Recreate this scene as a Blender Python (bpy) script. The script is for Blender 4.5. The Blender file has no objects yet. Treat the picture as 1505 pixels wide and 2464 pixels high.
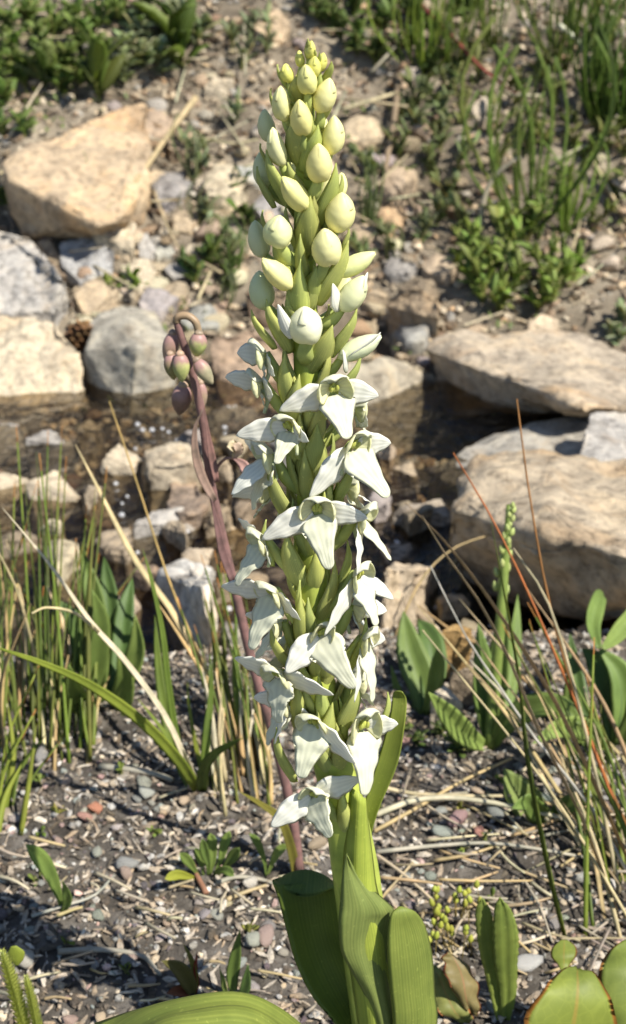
import bpy, bmesh, math, random
import numpy as np
from mathutils import Vector, Matrix, noise, Euler
random.seed(7); rng = np.random.default_rng(7)
S = bpy.context.scene
COL = S.collection
R = math.radians

# ------------------------------------------------------------------ camera, sky, sun, exposure
H = 0.355; PITCH = R(27.0); VFOV = R(40.0)
PW, PH = 1505.0, 2464.0                       # picture coordinates used for measuring the photograph
FPX = (PH / 2) / math.tan(VFOV / 2)
cam = bpy.data.cameras.new('camera'); camo = bpy.data.objects.new('camera', cam); COL.objects.link(camo)
camo.location = (0, 0, H); camo.rotation_euler = (math.pi / 2 - PITCH, 0, 0)
cam.sensor_fit = 'VERTICAL'; cam.sensor_height = 36.0; cam.lens = 18.0 / math.tan(VFOV / 2)
cam.clip_start = 0.01; cam.clip_end = 500
cam.dof.use_dof = True; cam.dof.focus_distance = 0.325
cam.dof.aperture_fstop = cam.lens / 1.6       # iris about 1.6 mm
S.camera = camo

SUN_AZ = R(127); SUN_EL = R(51)                # azimuth measured from +Y (away from the camera) towards +X
w = bpy.data.worlds.new('World'); S.world = w; w.use_nodes = True
nt = w.node_tree; bg = nt.nodes['Background']
sk = nt.nodes.new('ShaderNodeTexSky'); sk.sky_type = 'NISHITA'; sk.sun_disc = False
sk.sun_elevation = SUN_EL; sk.sun_rotation = SUN_AZ; sk.altitude = 1800
nt.links.new(sk.outputs[0], bg.inputs[0]); bg.inputs[1].default_value = 0.095
sl = bpy.data.lights.new('sun', 'SUN'); sl.energy = 4.8; sl.angle = R(0.53); sl.color = (1.0, 0.955, 0.88)
so = bpy.data.objects.new('sun', sl); COL.objects.link(so)
sd = Vector((math.sin(SUN_AZ) * math.cos(SUN_EL), math.cos(SUN_AZ) * math.cos(SUN_EL), math.sin(SUN_EL)))
so.rotation_euler = sd.to_track_quat('Z', 'Y').to_euler()
S.view_settings.view_transform = 'Standard'; S.view_settings.look = 'None'
S.view_settings.gamma = 1.0; S.view_settings.exposure = 0.8

# ------------------------------------------------------------------ measuring: a pixel gives a direction, the ground or a plane the distance
CAM = Vector((0, 0, H)); FW = Vector((0, math.cos(PITCH), -math.sin(PITCH))); UP = Vector((0, math.sin(PITCH), math.cos(PITCH)))
def ray(px, py): return FW + Vector((1, 0, 0)) * ((px - PW / 2) / FPX) + UP * ((PH / 2 - py) / FPX)
def atY(px, py, Y):
    r = ray(px, py); return CAM + r * (Y / r.y)
def atZ(px, py, z):
    r = ray(px, py); return CAM + r * ((z - H) / r.z)
def depth(p): return (p - CAM).dot(FW)
def sstep(a, b, x):
    t = min(1, max(0, (x - a) / (b - a))); return t * t * (3 - 2 * t)
WATER = -0.026
HOLLOW = [(.130, .93, .075, .05, .06), (.225, 1.185, .10, .035, .08), (.10, 1.20, .035, .03, .05), (.05, 1.05, .04, .03, .04), (-.245, 1.30, .06, .03, .03)]
def h(x, y):
    e = .545 + .018 * math.sin(x * 9 + .6) + .012 * noise.noise((x * 14, y * 14, 3))
    z = -.052 * sstep(e, e + .075, y)
    f0 = .865 + .03 * math.sin(x * 5 + 1.2) + .02 * noise.noise((x * 9, 0, 8))
    d = y - f0
    if d > 0:
        dd = min(d, 1.6)
        z += .50 * dd - .035 * (1 - math.exp(-dd * 14))
        if d > 1.6: z += (d - 1.6) * .12
    fade = 1 - sstep(.7, 3, abs(x)) * .6 - sstep(2.2, 5, abs(y)) * .4
    far = sstep(0, .15, d)
    n = (.0035 * noise.noise((x * 42, y * 42, 1)) + .0022 * noise.noise((x * 120, y * 120, 2))) * (1 - far * .3)
    n += far * (.016 * noise.noise((x * 11, y * 11, 5)) + .009 * noise.noise((x * 30, y * 30, 6)))
    n += (1 - far) * .007 * noise.noise((x * 9, y * 9, 7))
    for cx, cy, rx, ry, dp in HOLLOW:
        k = ((x - cx) / rx) ** 2 + ((y - cy) / ry) ** 2
        if k < 4: z -= dp * math.exp(-k * k)
    return z + n * fade
def atH(px, py, dh=0.0):
    r = ray(px, py); t = .25; p = CAM
    last = 1e9
    while t < 8:
        p = CAM + r * t
        g = p.z - h(p.x, p.y) - dh
        if g < 0:
            a, b = t - .012, t
            for _ in range(12):
                m = (a + b) / 2; q = CAM + r * m
                if q.z - h(q.x, q.y) - dh < 0: b = m
                else: a = m
            return CAM + r * b
        t += .012
    return p

# ------------------------------------------------------------------ helpers
def mesh(name, V, F, uv=None, smooth=True):
    me = bpy.data.meshes.new(name); me.from_pydata([tuple(v) for v in V], [], F)
    if smooth: me.polygons.foreach_set('use_smooth', [True] * len(me.polygons))
    if uv is not None:
        L = me.uv_layers.new(name='UVMap')
        idx = np.empty(len(me.loops), dtype=np.int32); me.loops.foreach_get('vertex_index', idx)
        L.data.foreach_set('uv', np.asarray(uv, dtype=np.float32)[idx].ravel())
    me.update(); return me
def obj(name, me, mat, parent=None, color=(1, 1, 1)):
    o = bpy.data.objects.new(name, me); COL.objects.link(o)
    if mat is not None and me is not None and not me.materials: me.materials.append(mat)
    o.color = (color[0], color[1], color[2], 1)
    if parent: o.parent = parent
    return o
def tag(o, label, cat, group=None, kind=None):
    o['label'] = label; o['category'] = cat
    if group: o['group'] = group
    if kind: o['kind'] = kind
    return o
def thing(name, label, cat, loc, group=None):
    o = bpy.data.objects.new(name, None); COL.objects.link(o); o.location = loc
    o.empty_display_size = .01
    return tag(o, label, cat, group)
def rel(V, loc): return [Vector(v) - Vector(loc) for v in V]
def jit(c, a=.15, s=None):
    k = 1 + random.uniform(-a, a)
    return tuple(max(0, min(1, x * k * (1 + random.uniform(-a, a) * .35))) for x in c)

def catmull(P, n):
    P = [Vector(p) for p in P]
    if len(P) == 2: return [P[0].lerp(P[1], i / n) for i in range(n + 1)]
    Q = [P[0] * 2 - P[1]] + P + [P[-1] * 2 - P[-2]]
    out = []; m = len(P) - 1
    for i in range(n + 1):
        t = i / n * m; k = min(int(t), m - 1); u = t - k
        a, b, c, d = Q[k], Q[k + 1], Q[k + 2], Q[k + 3]
        out.append(.5 * ((2 * b) + (c - a) * u + (2 * a - 5 * b + 4 * c - d) * u * u + (3 * b - a - 3 * c + d) * u ** 3))
    return out
def prof(name, t):
    x, y = PROF[name]; 
    return float(np.interp(t, x, y))
def _smooth(x, y):
    # densify with cosine easing so that outlines stay round
    X = np.linspace(0, 1, 41); c = np.interp(X, x, y)
    for _ in range(2):
        c[1:-1] = (c[:-2] + 2 * c[1:-1] + c[2:]) / 4
    return X, c
PROF = {k: _smooth(*v) for k, v in {
    'sepal': ([0, .12, .32, .55, .75, .9, .97, 1], [.42, .74, 1, .84, .56, .32, .17, .04]),
    'lip': ([0, .07, .18, .3, .45, .65, .85, .94, 1], [.50, .90, 1, .86, .66, .47, .35, .32, .10]),
    'bract': ([0, .15, .35, .6, .85, 1], [.62, .92, 1, .72, .28, .02]),
    'leaf': ([0, .2, .45, .7, .9, 1], [.30, .72, 1, .82, .36, .02]),
    'spat': ([0, .2, .5, .75, .92, 1], [.22, .34, .75, 1, .7, .06]),
    'blade': ([0, .1, .5, .85, 1], [.75, 1, .9, .45, .03]),
    'stalk': ([0, .5, 1], [1, .85, .45]),
}.items()}

def ribbon(C, Wd, N, nw=5, cup=.2, th=.0003, crease=0., wave=0., seed=0.):
    """closed thin solid: centre line C, half widths Wd, normals N; lens-shaped cross-section"""
    n = len(C); top = []; V = []; uv = []
    us = [-1 + 2 * j / (nw - 1) for j in range(nw)]
    rows_t = []; rows_b = []
    for i in range(n):
        T = (C[min(i + 1, n - 1)] - C[max(i - 1, 0)]).normalized()
        Nn = (N[i] - T * N[i].dot(T)).normalized(); Sd = T.cross(Nn)
        w_ = Wd[i]; rt = []; rb = []
        for j, u in enumerate(us):
            dz = cup * w_ * u * u - crease * w_ * (1 - min(1, abs(u) * 2.2)) 
            if wave: dz += wave * w_ * u * math.sin(i * 1.1 + seed + (2 if u > 0 else 0))
            p = C[i] + Sd * (w_ * u) + Nn * dz
            rt.append(len(V)); V.append(p + Nn * th * (1 - u * u) * .5); uv.append((j / (nw - 1), i / (n - 1)))
        for j, u in enumerate(us):
            if j == 0 or j == nw - 1: rb.append(rt[j])
            else:
                rb.append(len(V)); V.append(V[rt[j]] - Nn * th * (1 - u * u)); uv.append((j / (nw - 1), i / (n - 1)))
        rows_t.append(rt); rows_b.append(rb)
    F = []
    for i in range(n - 1):
        for j in range(nw - 1):
            F.append((rows_t[i][j], rows_t[i][j + 1], rows_t[i + 1][j + 1], rows_t[i + 1][j]))
            F.append((rows_b[i][j + 1], rows_b[i][j], rows_b[i + 1][j], rows_b[i + 1][j + 1]))
    for k in (0, n - 1):
        for j in range(nw - 1):
            q = (rows_t[k][j + 1], rows_t[k][j], rows_b[k][j], rows_b[k][j + 1])
            q = tuple(dict.fromkeys(q))
            if len(q) >= 3: F.append(q if k == 0 else q[::-1])
    return V, F, uv
def tube(C, rad, ns=10, ridge=0., nr=5, cap=True, tw=0.):
    n = len(C); V = []; F = []; uv = []
    T0 = (C[1] - C[0]).normalized(); A = T0.orthogonal().normalized()
    for i in range(n):
        T = (C[min(i + 1, n - 1)] - C[max(i - 1, 0)]).normalized()
        A = (A - T * A.dot(T)).normalized(); B = T.cross(A)
        for j in range(ns):
            a = 2 * math.pi * j / ns
            r = rad[i] * (1 + ridge * math.cos(nr * a + tw * i))
            V.append(C[i] + (A * math.cos(a) + B * math.sin(a)) * r); uv.append((j / ns, i / (n - 1)))
    for i in range(n - 1):
        for j in range(ns):
            k = (j + 1) % ns
            F.append((i * ns + j, i * ns + k, (i + 1) * ns + k, (i + 1) * ns + j))
    if cap:
        F.append(tuple(range(ns))[::-1]); F.append(tuple(range((n - 1) * ns, n * ns)))
    return V, F, uv

# ------------------------------------------------------------------ materials
def newmat(name):
    m = bpy.data.materials.new(name); m.use_nodes = True
    t = m.node_tree; b = t.nodes['Principled BSDF']; return m, t, b
def N(t, typ, **kw):
    n = t.nodes.new(typ)
    for k, v in kw.items(): setattr(n, k, v)
    return n
def ramp(t, stops):
    n = t.nodes.new('ShaderNodeValToRGB'); e = n.color_ramp.elements
    while len(e) < len(stops): e.new(.5)
    for k, (p, c) in enumerate(stops): e[k].position = p; e[k].color = (*c, 1) if len(c) == 3 else c
    return n
def mul(t, a, b, fac=1., typ='MULTIPLY'):
    n = t.nodes.new('ShaderNodeMix'); n.data_type = 'RGBA'; n.blend_type = typ; n.inputs[0].default_value = fac
    for s, v in ((6, a), (7, b)):
        if isinstance(v, tuple): n.inputs[s].default_value = (*v, 1)
        else: t.links.new(v, n.inputs[s])
    return n.outputs[2]
def noi(t, scale, detail=5, rough=.6, coord='Object', dist=0.):
    c = t.nodes.new('ShaderNodeTexCoord'); n = t.nodes.new('ShaderNodeTexNoise')
    n.inputs['Scale'].default_value = scale; n.inputs['Detail'].default_value = detail
    n.inputs['Roughness'].default_value = rough; n.inputs['Distortion'].default_value = dist
    t.links.new(c.outputs[coord], n.inputs[0]); return n
def bump(t, b, hgt, dist, strength=1.0):
    n = t.nodes.new('ShaderNodeBump'); n.inputs['Distance'].default_value = dist; n.inputs['Strength'].default_value = strength
    t.links.new(hgt, n.inputs['Height']); t.links.new(n.outputs[0], b.inputs['Normal']); return n

def m_rock(name='rock', attr=False, fine=1.0):
    m, t, b = newmat(name)
    if attr: src = N(t, 'ShaderNodeAttribute', attribute_name='Col').outputs[0]
    else: src = N(t, 'ShaderNodeObjectInfo').outputs['Color']
    n1 = noi(t, 28 * fine, 6, .62, dist=.6); r1 = ramp(t, [(.30, (.50, .48, .46)), (.48, (.95, .95, .95)), (.70, (1.25, 1.18, 1.05))]); t.links.new(n1.outputs[0], r1.inputs[0])
    n2 = noi(t, 160 * fine, 6, .7); r2 = ramp(t, [(.32, (.45, .44, .43)), (.5, (1, 1, 1)), (.7, (1.25, 1.22, 1.18))]); t.links.new(n2.outputs[0], r2.inputs[0])
    n3 = noi(t, 14 * fine, 4, .6, dist=1.2); r3 = ramp(t, [(.5, (1, 1, 1)), (.66, (1.06, .90, .72))]); t.links.new(n3.outputs[0], r3.inputs[0])
    c = mul(t, mul(t, mul(t, src, r1.outputs[0]), r2.outputs[0]), r3.outputs[0], .75)
    t.links.new(c, b.inputs['Base Color']); b.inputs['Roughness'].default_value = .88
    b.inputs['Specular IOR Level'].default_value = .25
    ad = N(t, 'ShaderNodeMath', operation='ADD'); t.links.new(n1.outputs[0], ad.inputs[0]); t.links.new(n2.outputs[0], ad.inputs[1])
    bump(t, b, ad.outputs[0], .004 / fine, .7)
    return m
M_ROCK = m_rock('rock_stone'); M_PEB = m_rock('pebble_stone', fine=4.); M_GRIT = m_rock('grit_stone', attr=True, fine=6.)

def m_ground():
    m, t, b = newmat('ground_soil')
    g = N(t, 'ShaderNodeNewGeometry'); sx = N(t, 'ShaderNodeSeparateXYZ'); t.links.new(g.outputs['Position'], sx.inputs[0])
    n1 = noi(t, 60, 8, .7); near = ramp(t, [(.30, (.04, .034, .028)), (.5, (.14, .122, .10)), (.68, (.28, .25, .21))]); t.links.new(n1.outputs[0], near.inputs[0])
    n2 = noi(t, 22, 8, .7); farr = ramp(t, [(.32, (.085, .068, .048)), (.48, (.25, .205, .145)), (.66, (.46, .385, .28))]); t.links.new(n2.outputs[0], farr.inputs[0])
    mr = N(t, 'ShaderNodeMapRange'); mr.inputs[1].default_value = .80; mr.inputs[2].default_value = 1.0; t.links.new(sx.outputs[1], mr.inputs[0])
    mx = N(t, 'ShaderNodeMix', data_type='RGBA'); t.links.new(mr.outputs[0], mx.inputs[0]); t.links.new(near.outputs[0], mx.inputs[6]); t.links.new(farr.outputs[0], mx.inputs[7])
    # wet, silty stream bed below the water line
    wet = N(t, 'ShaderNodeMapRange'); wet.inputs[1].default_value = -.030; wet.inputs[2].default_value = -.016; t.links.new(sx.outputs[2], wet.inputs[0])
    n4 = noi(t, 40, 6, .7); bed = ramp(t, [(.3, (.045, .036, .026)), (.6, (.17, .135, .095))]); t.links.new(n4.outputs[0], bed.inputs[0])
    mx2 = N(t, 'ShaderNodeMix', data_type='RGBA'); t.links.new(wet.outputs[0], mx2.inputs[0]); t.links.new(bed.outputs[0], mx2.inputs[6]); t.links.new(mx.outputs[2], mx2.inputs[7])
    t.links.new(mx2.outputs[2], b.inputs['Base Color']); b.inputs['Roughness'].default_value = .95; b.inputs['Specular IOR Level'].default_value = .15
    n3 = noi(t, 380, 6, .75); bump(t, b, n3.outputs[0], .004, 1.0)
    return m
def m_water():
    m, t, b = newmat('stream_water'); out = t.nodes['Material Output']
    tr = N(t, 'ShaderNodeBsdfTransparent'); tr.inputs[0].default_value = (.62, .58, .50, 1)
    gl = N(t, 'ShaderNodeBsdfGlossy'); gl.inputs['Roughness'].default_value = .03
    fr = N(t, 'ShaderNodeFresnel'); fr.inputs[0].default_value = 1.33
    mx = N(t, 'ShaderNodeMixShader')
    n1 = noi(t, 55, 4, .55, dist=1.0); bp = N(t, 'ShaderNodeBump'); bp.inputs['Distance'].default_value = .010; bp.inputs['Strength'].default_value = .55
    t.links.new(n1.outputs[0], bp.inputs['Height']); t.links.new(bp.outputs[0], gl.inputs['Normal']); t.links.new(bp.outputs[0], fr.inputs['Normal'])
    t.links.new(fr.outputs[0], mx.inputs[0]); t.links.new(tr.outputs[0], mx.inputs[1]); t.links.new(gl.outputs[0], mx.inputs[2])
    t.links.new(mx.outputs[0], out.inputs[0]); t.nodes.remove(b); return m
def m_leaf(name, trans=.35, rough=.45, veins=True, spec=.35, var=.35, nscale=60, tcol=(1.25, 1.25, .55), ribs=9, vs=.35, speck=False, margin=None, warm=True):
    m, t, b = newmat(name); out = t.nodes['Material Output']
    src = mul(t, N(t, 'ShaderNodeObjectInfo').outputs['Color'], (1.14, 1.0, .86) if warm else (1., 1., 1.))
    n1 = noi(t, nscale, 5, .6); r1 = ramp(t, [(.3, (1 - var, 1 - var * .85, 1 - var)), (.7, (1 + var * .6, 1 + var * .55, 1 + var * .3))]); t.links.new(n1.outputs[0], r1.inputs[0])
    c = mul(t, src, r1.outputs[0])
    if veins:
        uv = N(t, 'ShaderNodeUVMap'); sp = N(t, 'ShaderNodeSeparateXYZ'); t.links.new(uv.outputs[0], sp.inputs[0])
        mm = N(t, 'ShaderNodeMath', operation='MULTIPLY'); mm.inputs[1].default_value = ribs * 6.283; t.links.new(sp.outputs[0], mm.inputs[0])
        sn = N(t, 'ShaderNodeMath', operation='SINE'); t.links.new(mm.outputs[0], sn.inputs[0])
        r2 = ramp(t, [(.0, (1 - .14 * vs,) * 3), (1, (1 + .08 * vs,) * 3)])
        h2 = N(t, 'ShaderNodeMath', operation='MULTIPLY_ADD'); h2.inputs[1].default_value = .5; h2.inputs[2].default_value = .5; t.links.new(sn.outputs[0], h2.inputs[0])
        t.links.new(h2.outputs[0], r2.inputs[0]); c = mul(t, c, r2.outputs[0])
        bump(t, b, h2.outputs[0], .0003 * vs, .5 * vs)
    if speck:
        ns_ = noi(t, 900, 2, .5); rs3 = ramp(t, [(.66, (1, 1, 1)), (.72, (1.35, 1.3, 1.4))]); t.links.new(ns_.outputs[0], rs3.inputs[0]); c = mul(t, c, rs3.outputs[0])
    if speck:
        uv3 = N(t, 'ShaderNodeUVMap'); mp = N(t, 'ShaderNodeMapping'); mp.inputs['Scale'].default_value = (34, 1.6, 1); t.links.new(uv3.outputs[0], mp.inputs[0])
        n5 = N(t, 'ShaderNodeTexNoise'); n5.inputs['Scale'].default_value = 1.0; n5.inputs['Detail'].default_value = 4; t.links.new(mp.outputs[0], n5.inputs[0])
        r6 = ramp(t, [(.32, (.80, .84, .78)), (.68, (1.14, 1.10, 1.08))]); t.links.new(n5.outputs[0], r6.inputs[0]); c = mul(t, c, r6.outputs[0])
        s6 = N(t, 'ShaderNodeSeparateXYZ'); t.links.new(uv3.outputs[0], s6.inputs[0]); r7 = ramp(t, [(0, (1.5, 1.4, 1.5)), (.03, (1, 1, 1)), (.49, (1, 1, 1)), (.50, (.82, .85, .8)), (.51, (1, 1, 1)), (.97, (1, 1, 1)), (1, (1.5, 1.4, 1.5))]); t.links.new(s6.outputs[0], r7.inputs[0]); c = mul(t, c, r7.outputs[0])  # pale rim is an edge highlight painted into the colour; midline darker
    if margin:
        uv2 = N(t, 'ShaderNodeUVMap'); sp2 = N(t, 'ShaderNodeSeparateXYZ'); t.links.new(uv2.outputs[0], sp2.inputs[0])
        r5 = ramp(t, [(.0, margin), (.035, margin), (.06, (1, 1, 1)), (.47, (1, 1, 1)), (.495, (1.4, .95, 1.1)), (.515, (1.4, .95, 1.1)), (.535, (1, 1, 1)), (.94, (1, 1, 1)), (.965, margin), (1, margin)]); t.links.new(sp2.outputs[0], r5.inputs[0]); c = mul(t, c, r5.outputs[0])
        nv = N(t, 'ShaderNodeTexVoronoi', feature='DISTANCE_TO_EDGE'); nv.inputs['Scale'].default_value = 260; tc = N(t, 'ShaderNodeTexCoord'); t.links.new(tc.outputs['Object'], nv.inputs[0])
        rv = ramp(t, [(0, (1.10, 1.08, 1.10)), (.10, (.99, .99, .99))]); t.links.new(nv.outputs['Distance'], rv.inputs[0]); c = mul(t, c, rv.outputs[0])
        bump(t, b, nv.outputs['Distance'], .0003, .15)
    t.links.new(c, b.inputs['Base Color']); b.inputs['Roughness'].default_value = rough; b.inputs['Specular IOR Level'].default_value = spec
    tl = N(t, 'ShaderNodeBsdfTranslucent'); t.links.new(mul(t, c, tcol), tl.inputs[0])
    mx = N(t, 'ShaderNodeMixShader'); mx.inputs[0].default_value = trans
    t.links.new(b.outputs[0], mx.inputs[1]); t.links.new(tl.outputs[0], mx.inputs[2]); t.links.new(mx.outputs[0], out.inputs[0]); return m
M_GROUND = m_ground(); M_WATER = m_water()
M_LEAF = m_leaf('leaf_green', .30, .55, ribs=17, vs=.4, var=.25, speck=True)
M_RLEAF = m_leaf('leaf_netted', .40, .52, veins=False, var=.35, nscale=45, margin=(1.5, .55, .6))
M_BLADE = m_leaf('grass_blade', .40, .5, ribs=3)
M_HERB = m_leaf('herb_leaf', .42, .55, veins=False, nscale=90)
M_DRY = m_leaf('dry_straw', warm=False, trans=.12, rough=.7, veins=False, spec=.2, var=.4, nscale=120, tcol=(1, .9, .7))
M_PETAL = m_leaf('petal_white', warm=False, trans=.32, rough=.5, veins=True, spec=.3, var=.05, nscale=200, tcol=(1, 1, .93), ribs=5, vs=.45)
M_BUD = m_leaf('bud_cream', warm=False, trans=.22, rough=.45, veins=False, spec=.3, var=.06, nscale=150, tcol=(1, 1, .7))
M_STEM = m_leaf('stem_green', .20, .45, veins=False, nscale=120, spec=.35)
M_PURP = m_leaf('stalk_purple', warm=False, trans=.10, rough=.45, veins=False, nscale=220, var=.45, tcol=(1, .8, .7))

# ------------------------------------------------------------------ setting: ground sheet and stream
def axis(dense0, dense1, step, lim):
    a = list(np.arange(dense0, dense1, step)); s = step; v = dense1
    while v < lim: a.append(v); s *= 1.22; v += s
    a.append(lim); b = []; s = step; v = dense0 - step
    while v > -lim: b.append(v); s *= 1.22; v -= s
    b.append(-lim); return b[::-1] + a
xs = axis(-.52, .52, .005, 60); ys = axis(.20, 1.75, .005, 60)
V = [(x, y, h(x, y)) for y in ys for x in xs]; nx = len(xs)
F = [(j * nx + i, j * nx + i + 1, (j + 1) * nx + i + 1, (j + 1) * nx + i) for j in range(len(ys) - 1) for i in range(nx - 1)]
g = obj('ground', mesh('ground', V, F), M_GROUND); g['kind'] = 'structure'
wx = [-1.6 + 3.2 * i / 160 for i in range(161)]; wy = [.50 + .46 * i / 40 for i in range(41)]
V = [(x, y, WATER + .0015 * noise.noise((x * 25, y * 25, 0))) for y in wy for x in wx]
F = [(j * 161 + i, j * 161 + i + 1, (j + 1) * 161 + i + 1, (j + 1) * 161 + i) for j in range(40) for i in range(160)]
wo = obj('stream_water', mesh('stream_water', V, F), M_WATER); wo['kind'] = 'structure'

# ------------------------------------------------------------------ rocks
def rock_mesh(P, seed, size, cuts=4, rough=.035, bev=.10, chop=5):
    bm = bmesh.new()
    for p in P: bm.verts.new(p)
    r = bmesh.ops.convex_hull(bm, input=bm.verts[:])
    for v in [v for v in bm.verts if not v.link_faces]: bm.verts.remove(v)
    bmesh.ops.dissolve_limit(bm, angle_limit=R(8), verts=bm.verts[:], edges=bm.edges[:])
    rs_ = random.Random(seed); cen = sum((v.co for v in bm.verts), Vector()) / len(bm.verts)
    for _ in range(chop):
        d = Vector((rs_.gauss(0, 1), rs_.gauss(0, 1), rs_.gauss(0, .8) + .25)).normalized()
        m_ = max((v.co - cen).dot(d) for v in bm.verts)
        res = bmesh.ops.bisect_plane(bm, geom=bm.verts[:] + bm.edges[:] + bm.faces[:], plane_co=cen + d * m_ * rs_.uniform(.86, .96), plane_no=d, clear_outer=True)
        ce = [e for e in res['geom_cut'] if isinstance(e, bmesh.types.BMEdge)]
        if ce: bmesh.ops.edgeloop_fill(bm, edges=ce)
    bmesh.ops.bevel(bm, geom=bm.edges[:], offset=size * bev * .22, segments=2, profile=.6, affect='EDGES', clamp_overlap=True)
    bmesh.ops.triangulate(bm, faces=bm.faces[:])
    for _ in range(cuts + 3):
        L = size / (3 * 2 ** cuts) * 1.7
        ed = [e for e in bm.edges if e.calc_length() > L]
        if not ed or len(bm.verts) > 4200: break
        bmesh.ops.subdivide_edges(bm, edges=ed, cuts=1); bmesh.ops.triangulate(bm, faces=[f for f in bm.faces if len(f.verts) > 3])
    bm.normal_update(); s3 = Vector((seed * 3.1, seed * 1.7, seed * .9))
    D = []
    for v in bm.verts:
        q = v.co / size
        fz = noise.fractal(q * 2.0 + s3, .8, 2.1, 6); a = (.45 * fz + .55 * round(fz * 3.5) / 3.5) * rough * 1.7
        lay = q.z * 9 + q.x * 2 + noise.noise(q * 3 + s3) * 1.4         # bedding ledges
        a += (abs((lay % 1) - .5) - .25) * rough * .30
        vd = noise.voronoi(q * 3.0 + s3)[0]; a += (.35 - vd[0]) * rough * .5 - max(0, .10 - (vd[1] - vd[0])) * rough * 2.5
        a += noise.noise(q * 14 + s3) * rough * .28 - max(0, .12 - abs(noise.noise(q * 3.3 + s3 * 2))) * rough * 2.2
        D.append(v.normal * (a * size))
    for v, d in zip(bm.verts, D): v.co += d
    me = bpy.data.meshes.new('rock'); bm.to_mesh(me); bm.free()
    me.polygons.foreach_set('use_smooth', [True] * len(me.polygons)); return me
RK = [0]
def rock(label, pts, col, rough=.035, bev=.10, name='rock', cuts=4, group=None, nd=(), chop=5, absz=False):
    """pts: (px, py, dh) picture points at a height dh above the ground; each is also dropped below the ground"""
    RK[0] += 1
    P = [atZ(a, b, c) if absz else atH(a, b, c) for a, b, c in pts]
    lo = Vector((min(p.x for p in P), min(p.y for p in P), min(p.z for p in P))); hi = Vector((max(p.x for p in P), max(p.y for p in P), max(p.z for p in P)))
    size = max(hi.x - lo.x, hi.y - lo.y)
    c = sum(P, Vector()) / len(P)
    base = [Vector((p.x * .9 + c.x * .1, p.y * .9 + c.y * .1, h(p.x, p.y) - .012)) for k_, (p, q) in enumerate(zip(P, pts)) if (q[2] > .004 or absz) and k_ not in nd]
    org = Vector((c.x, c.y, h(c.x, c.y)))
    o = obj(name, rock_mesh([p - org for p in P + base], RK[0], size, cuts, rough, bev, chop), M_ROCK, None, col); o.location = org
    return tag(o, label, 'rock', group)
TAN = (.42, .33, .22); CRM = (.50, .42, .30); GRY = (.31, .285, .25); LGR = (.42, .39, .345); BRN = (.28, .20, .13); ORG = (.50, .32, .17)
rock('large orange topped slab of rock leaning on the far bank', [(15, 395, .040), (120, 330, .026), (290, 250, .016), (358, 240, .016), (356, 420, .026), (280, 530, .046), (235, 542, .050), (25, 432, .055), (50, 565, .004), (215, 590, .004)], (.455, .35, .23), .026, .04, nd=(0, 5, 6, 7), chop=0)
rock('pale grey boulder below the orange topped slab', [(-60, 560, .02), (0, 552, .026), (75, 568, .028), (165, 690, .03), (150, 750, .02), (0, 752, .02), (-60, 740, .02), (170, 765, 0)], LGR, .035)
rock('squarish cream stone touching the orange topped slab', [(212, 540, .016), (285, 503, .015), (325, 532, .018), (320, 590, .018), (225, 560, .02), (280, 612, 0), (322, 606, 0)], CRM)
rock('blue grey flat stone between the cream stone and grey boulder', [(143, 585, .012), (215, 568, .012), (275, 602, .014), (272, 650, .012), (190, 680, .010), (150, 640, .012)], (.36, .35, .33))
rock('narrow brown stone wedged beside the pale grey boulder', [(82, 572, .012), (120, 575, .013), (145, 620, .012), (165, 665, .006), (140, 660, .006)], TAN)
rock('tall cream boulder by the rushes under the grey boulder', [(-60, 770, .03), (0, 760, .032), (125, 765, .032), (190, 850, .03), (205, 930, .016), (110, 992, .006), (0, 970, .012), (-60, 960, .01)], CRM, .04)
rock('tan rubble stone under the blue grey flat stone', [(170, 700, .012), (245, 660, .012), (300, 690, .012), (260, 740, .012), (200, 760, .010)], TAN)
rock('tan rubble stone above the dark sided boulder', [(290, 640, .012), (350, 610, .012), (380, 650, .012), (360, 690, .012), (310, 700, .010)], CRM)
rock('upright block with dark left side and pale right face in the stream', [(232, 752, .038), (290, 733, .038), (372, 748, .038), (425, 835, .046), (330, 835, .054), (205, 842, .038), (196, 912, 0), (310, 1006, 0), (420, 985, 0)], (.36, .33, .265), .018, .04, chop=0)
rock('reddish brown shaded boulder behind the left flowers', [(505, 820, .03), (600, 790, .03), (720, 830, .03), (715, 930, .012), (520, 920, .012), (540, 985, 0), (700, 985, 0)], (.33, .24, .165))
rock('flat grey stone lying at the water behind the purple stalk', [(495, 985, .022), (560, 975, .024), (610, 985, .022), (630, 1015, .018), (500, 1012, .018), (500, 1035, 0), (640, 1035, 0)], LGR)
rock('round cream stone standing in the water left of the purple stalk', [(342, 1085, .042), (420, 1062, .042), (474, 1072, .042), (488, 1112, .040), (355, 1120, .042), (345, 1180, .012), (475, 1185, .012)], CRM, .03, .16)
rock('small pointed cream stone beside the round cream stone', [(240, 1108, .036), (285, 1068, .036), (338, 1098, .036), (325, 1130, .032), (250, 1150, .016), (325, 1155, .016)], CRM, .035)
rock('wide cream stone in the water behind the left rushes', [(60, 1160, .036), (135, 1130, .038), (195, 1185, .036), (180, 1225, .020), (85, 1250, .018)], CRM, .03, .15)
rock('half sunken pale stone with a wet skirt in midstream', [(318, 1262, .034), (370, 1225, .034), (440, 1222, .034), (478, 1262, .030), (440, 1308, .018), (340, 1310, .018)], LGR, .03, .14)
rock('grey wedge stone on the far waterline behind the rushes', [(62, 1055, .030), (120, 1030, .030), (178, 1070, .028), (168, 1112, .008), (80, 1112, .008)], GRY)
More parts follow.
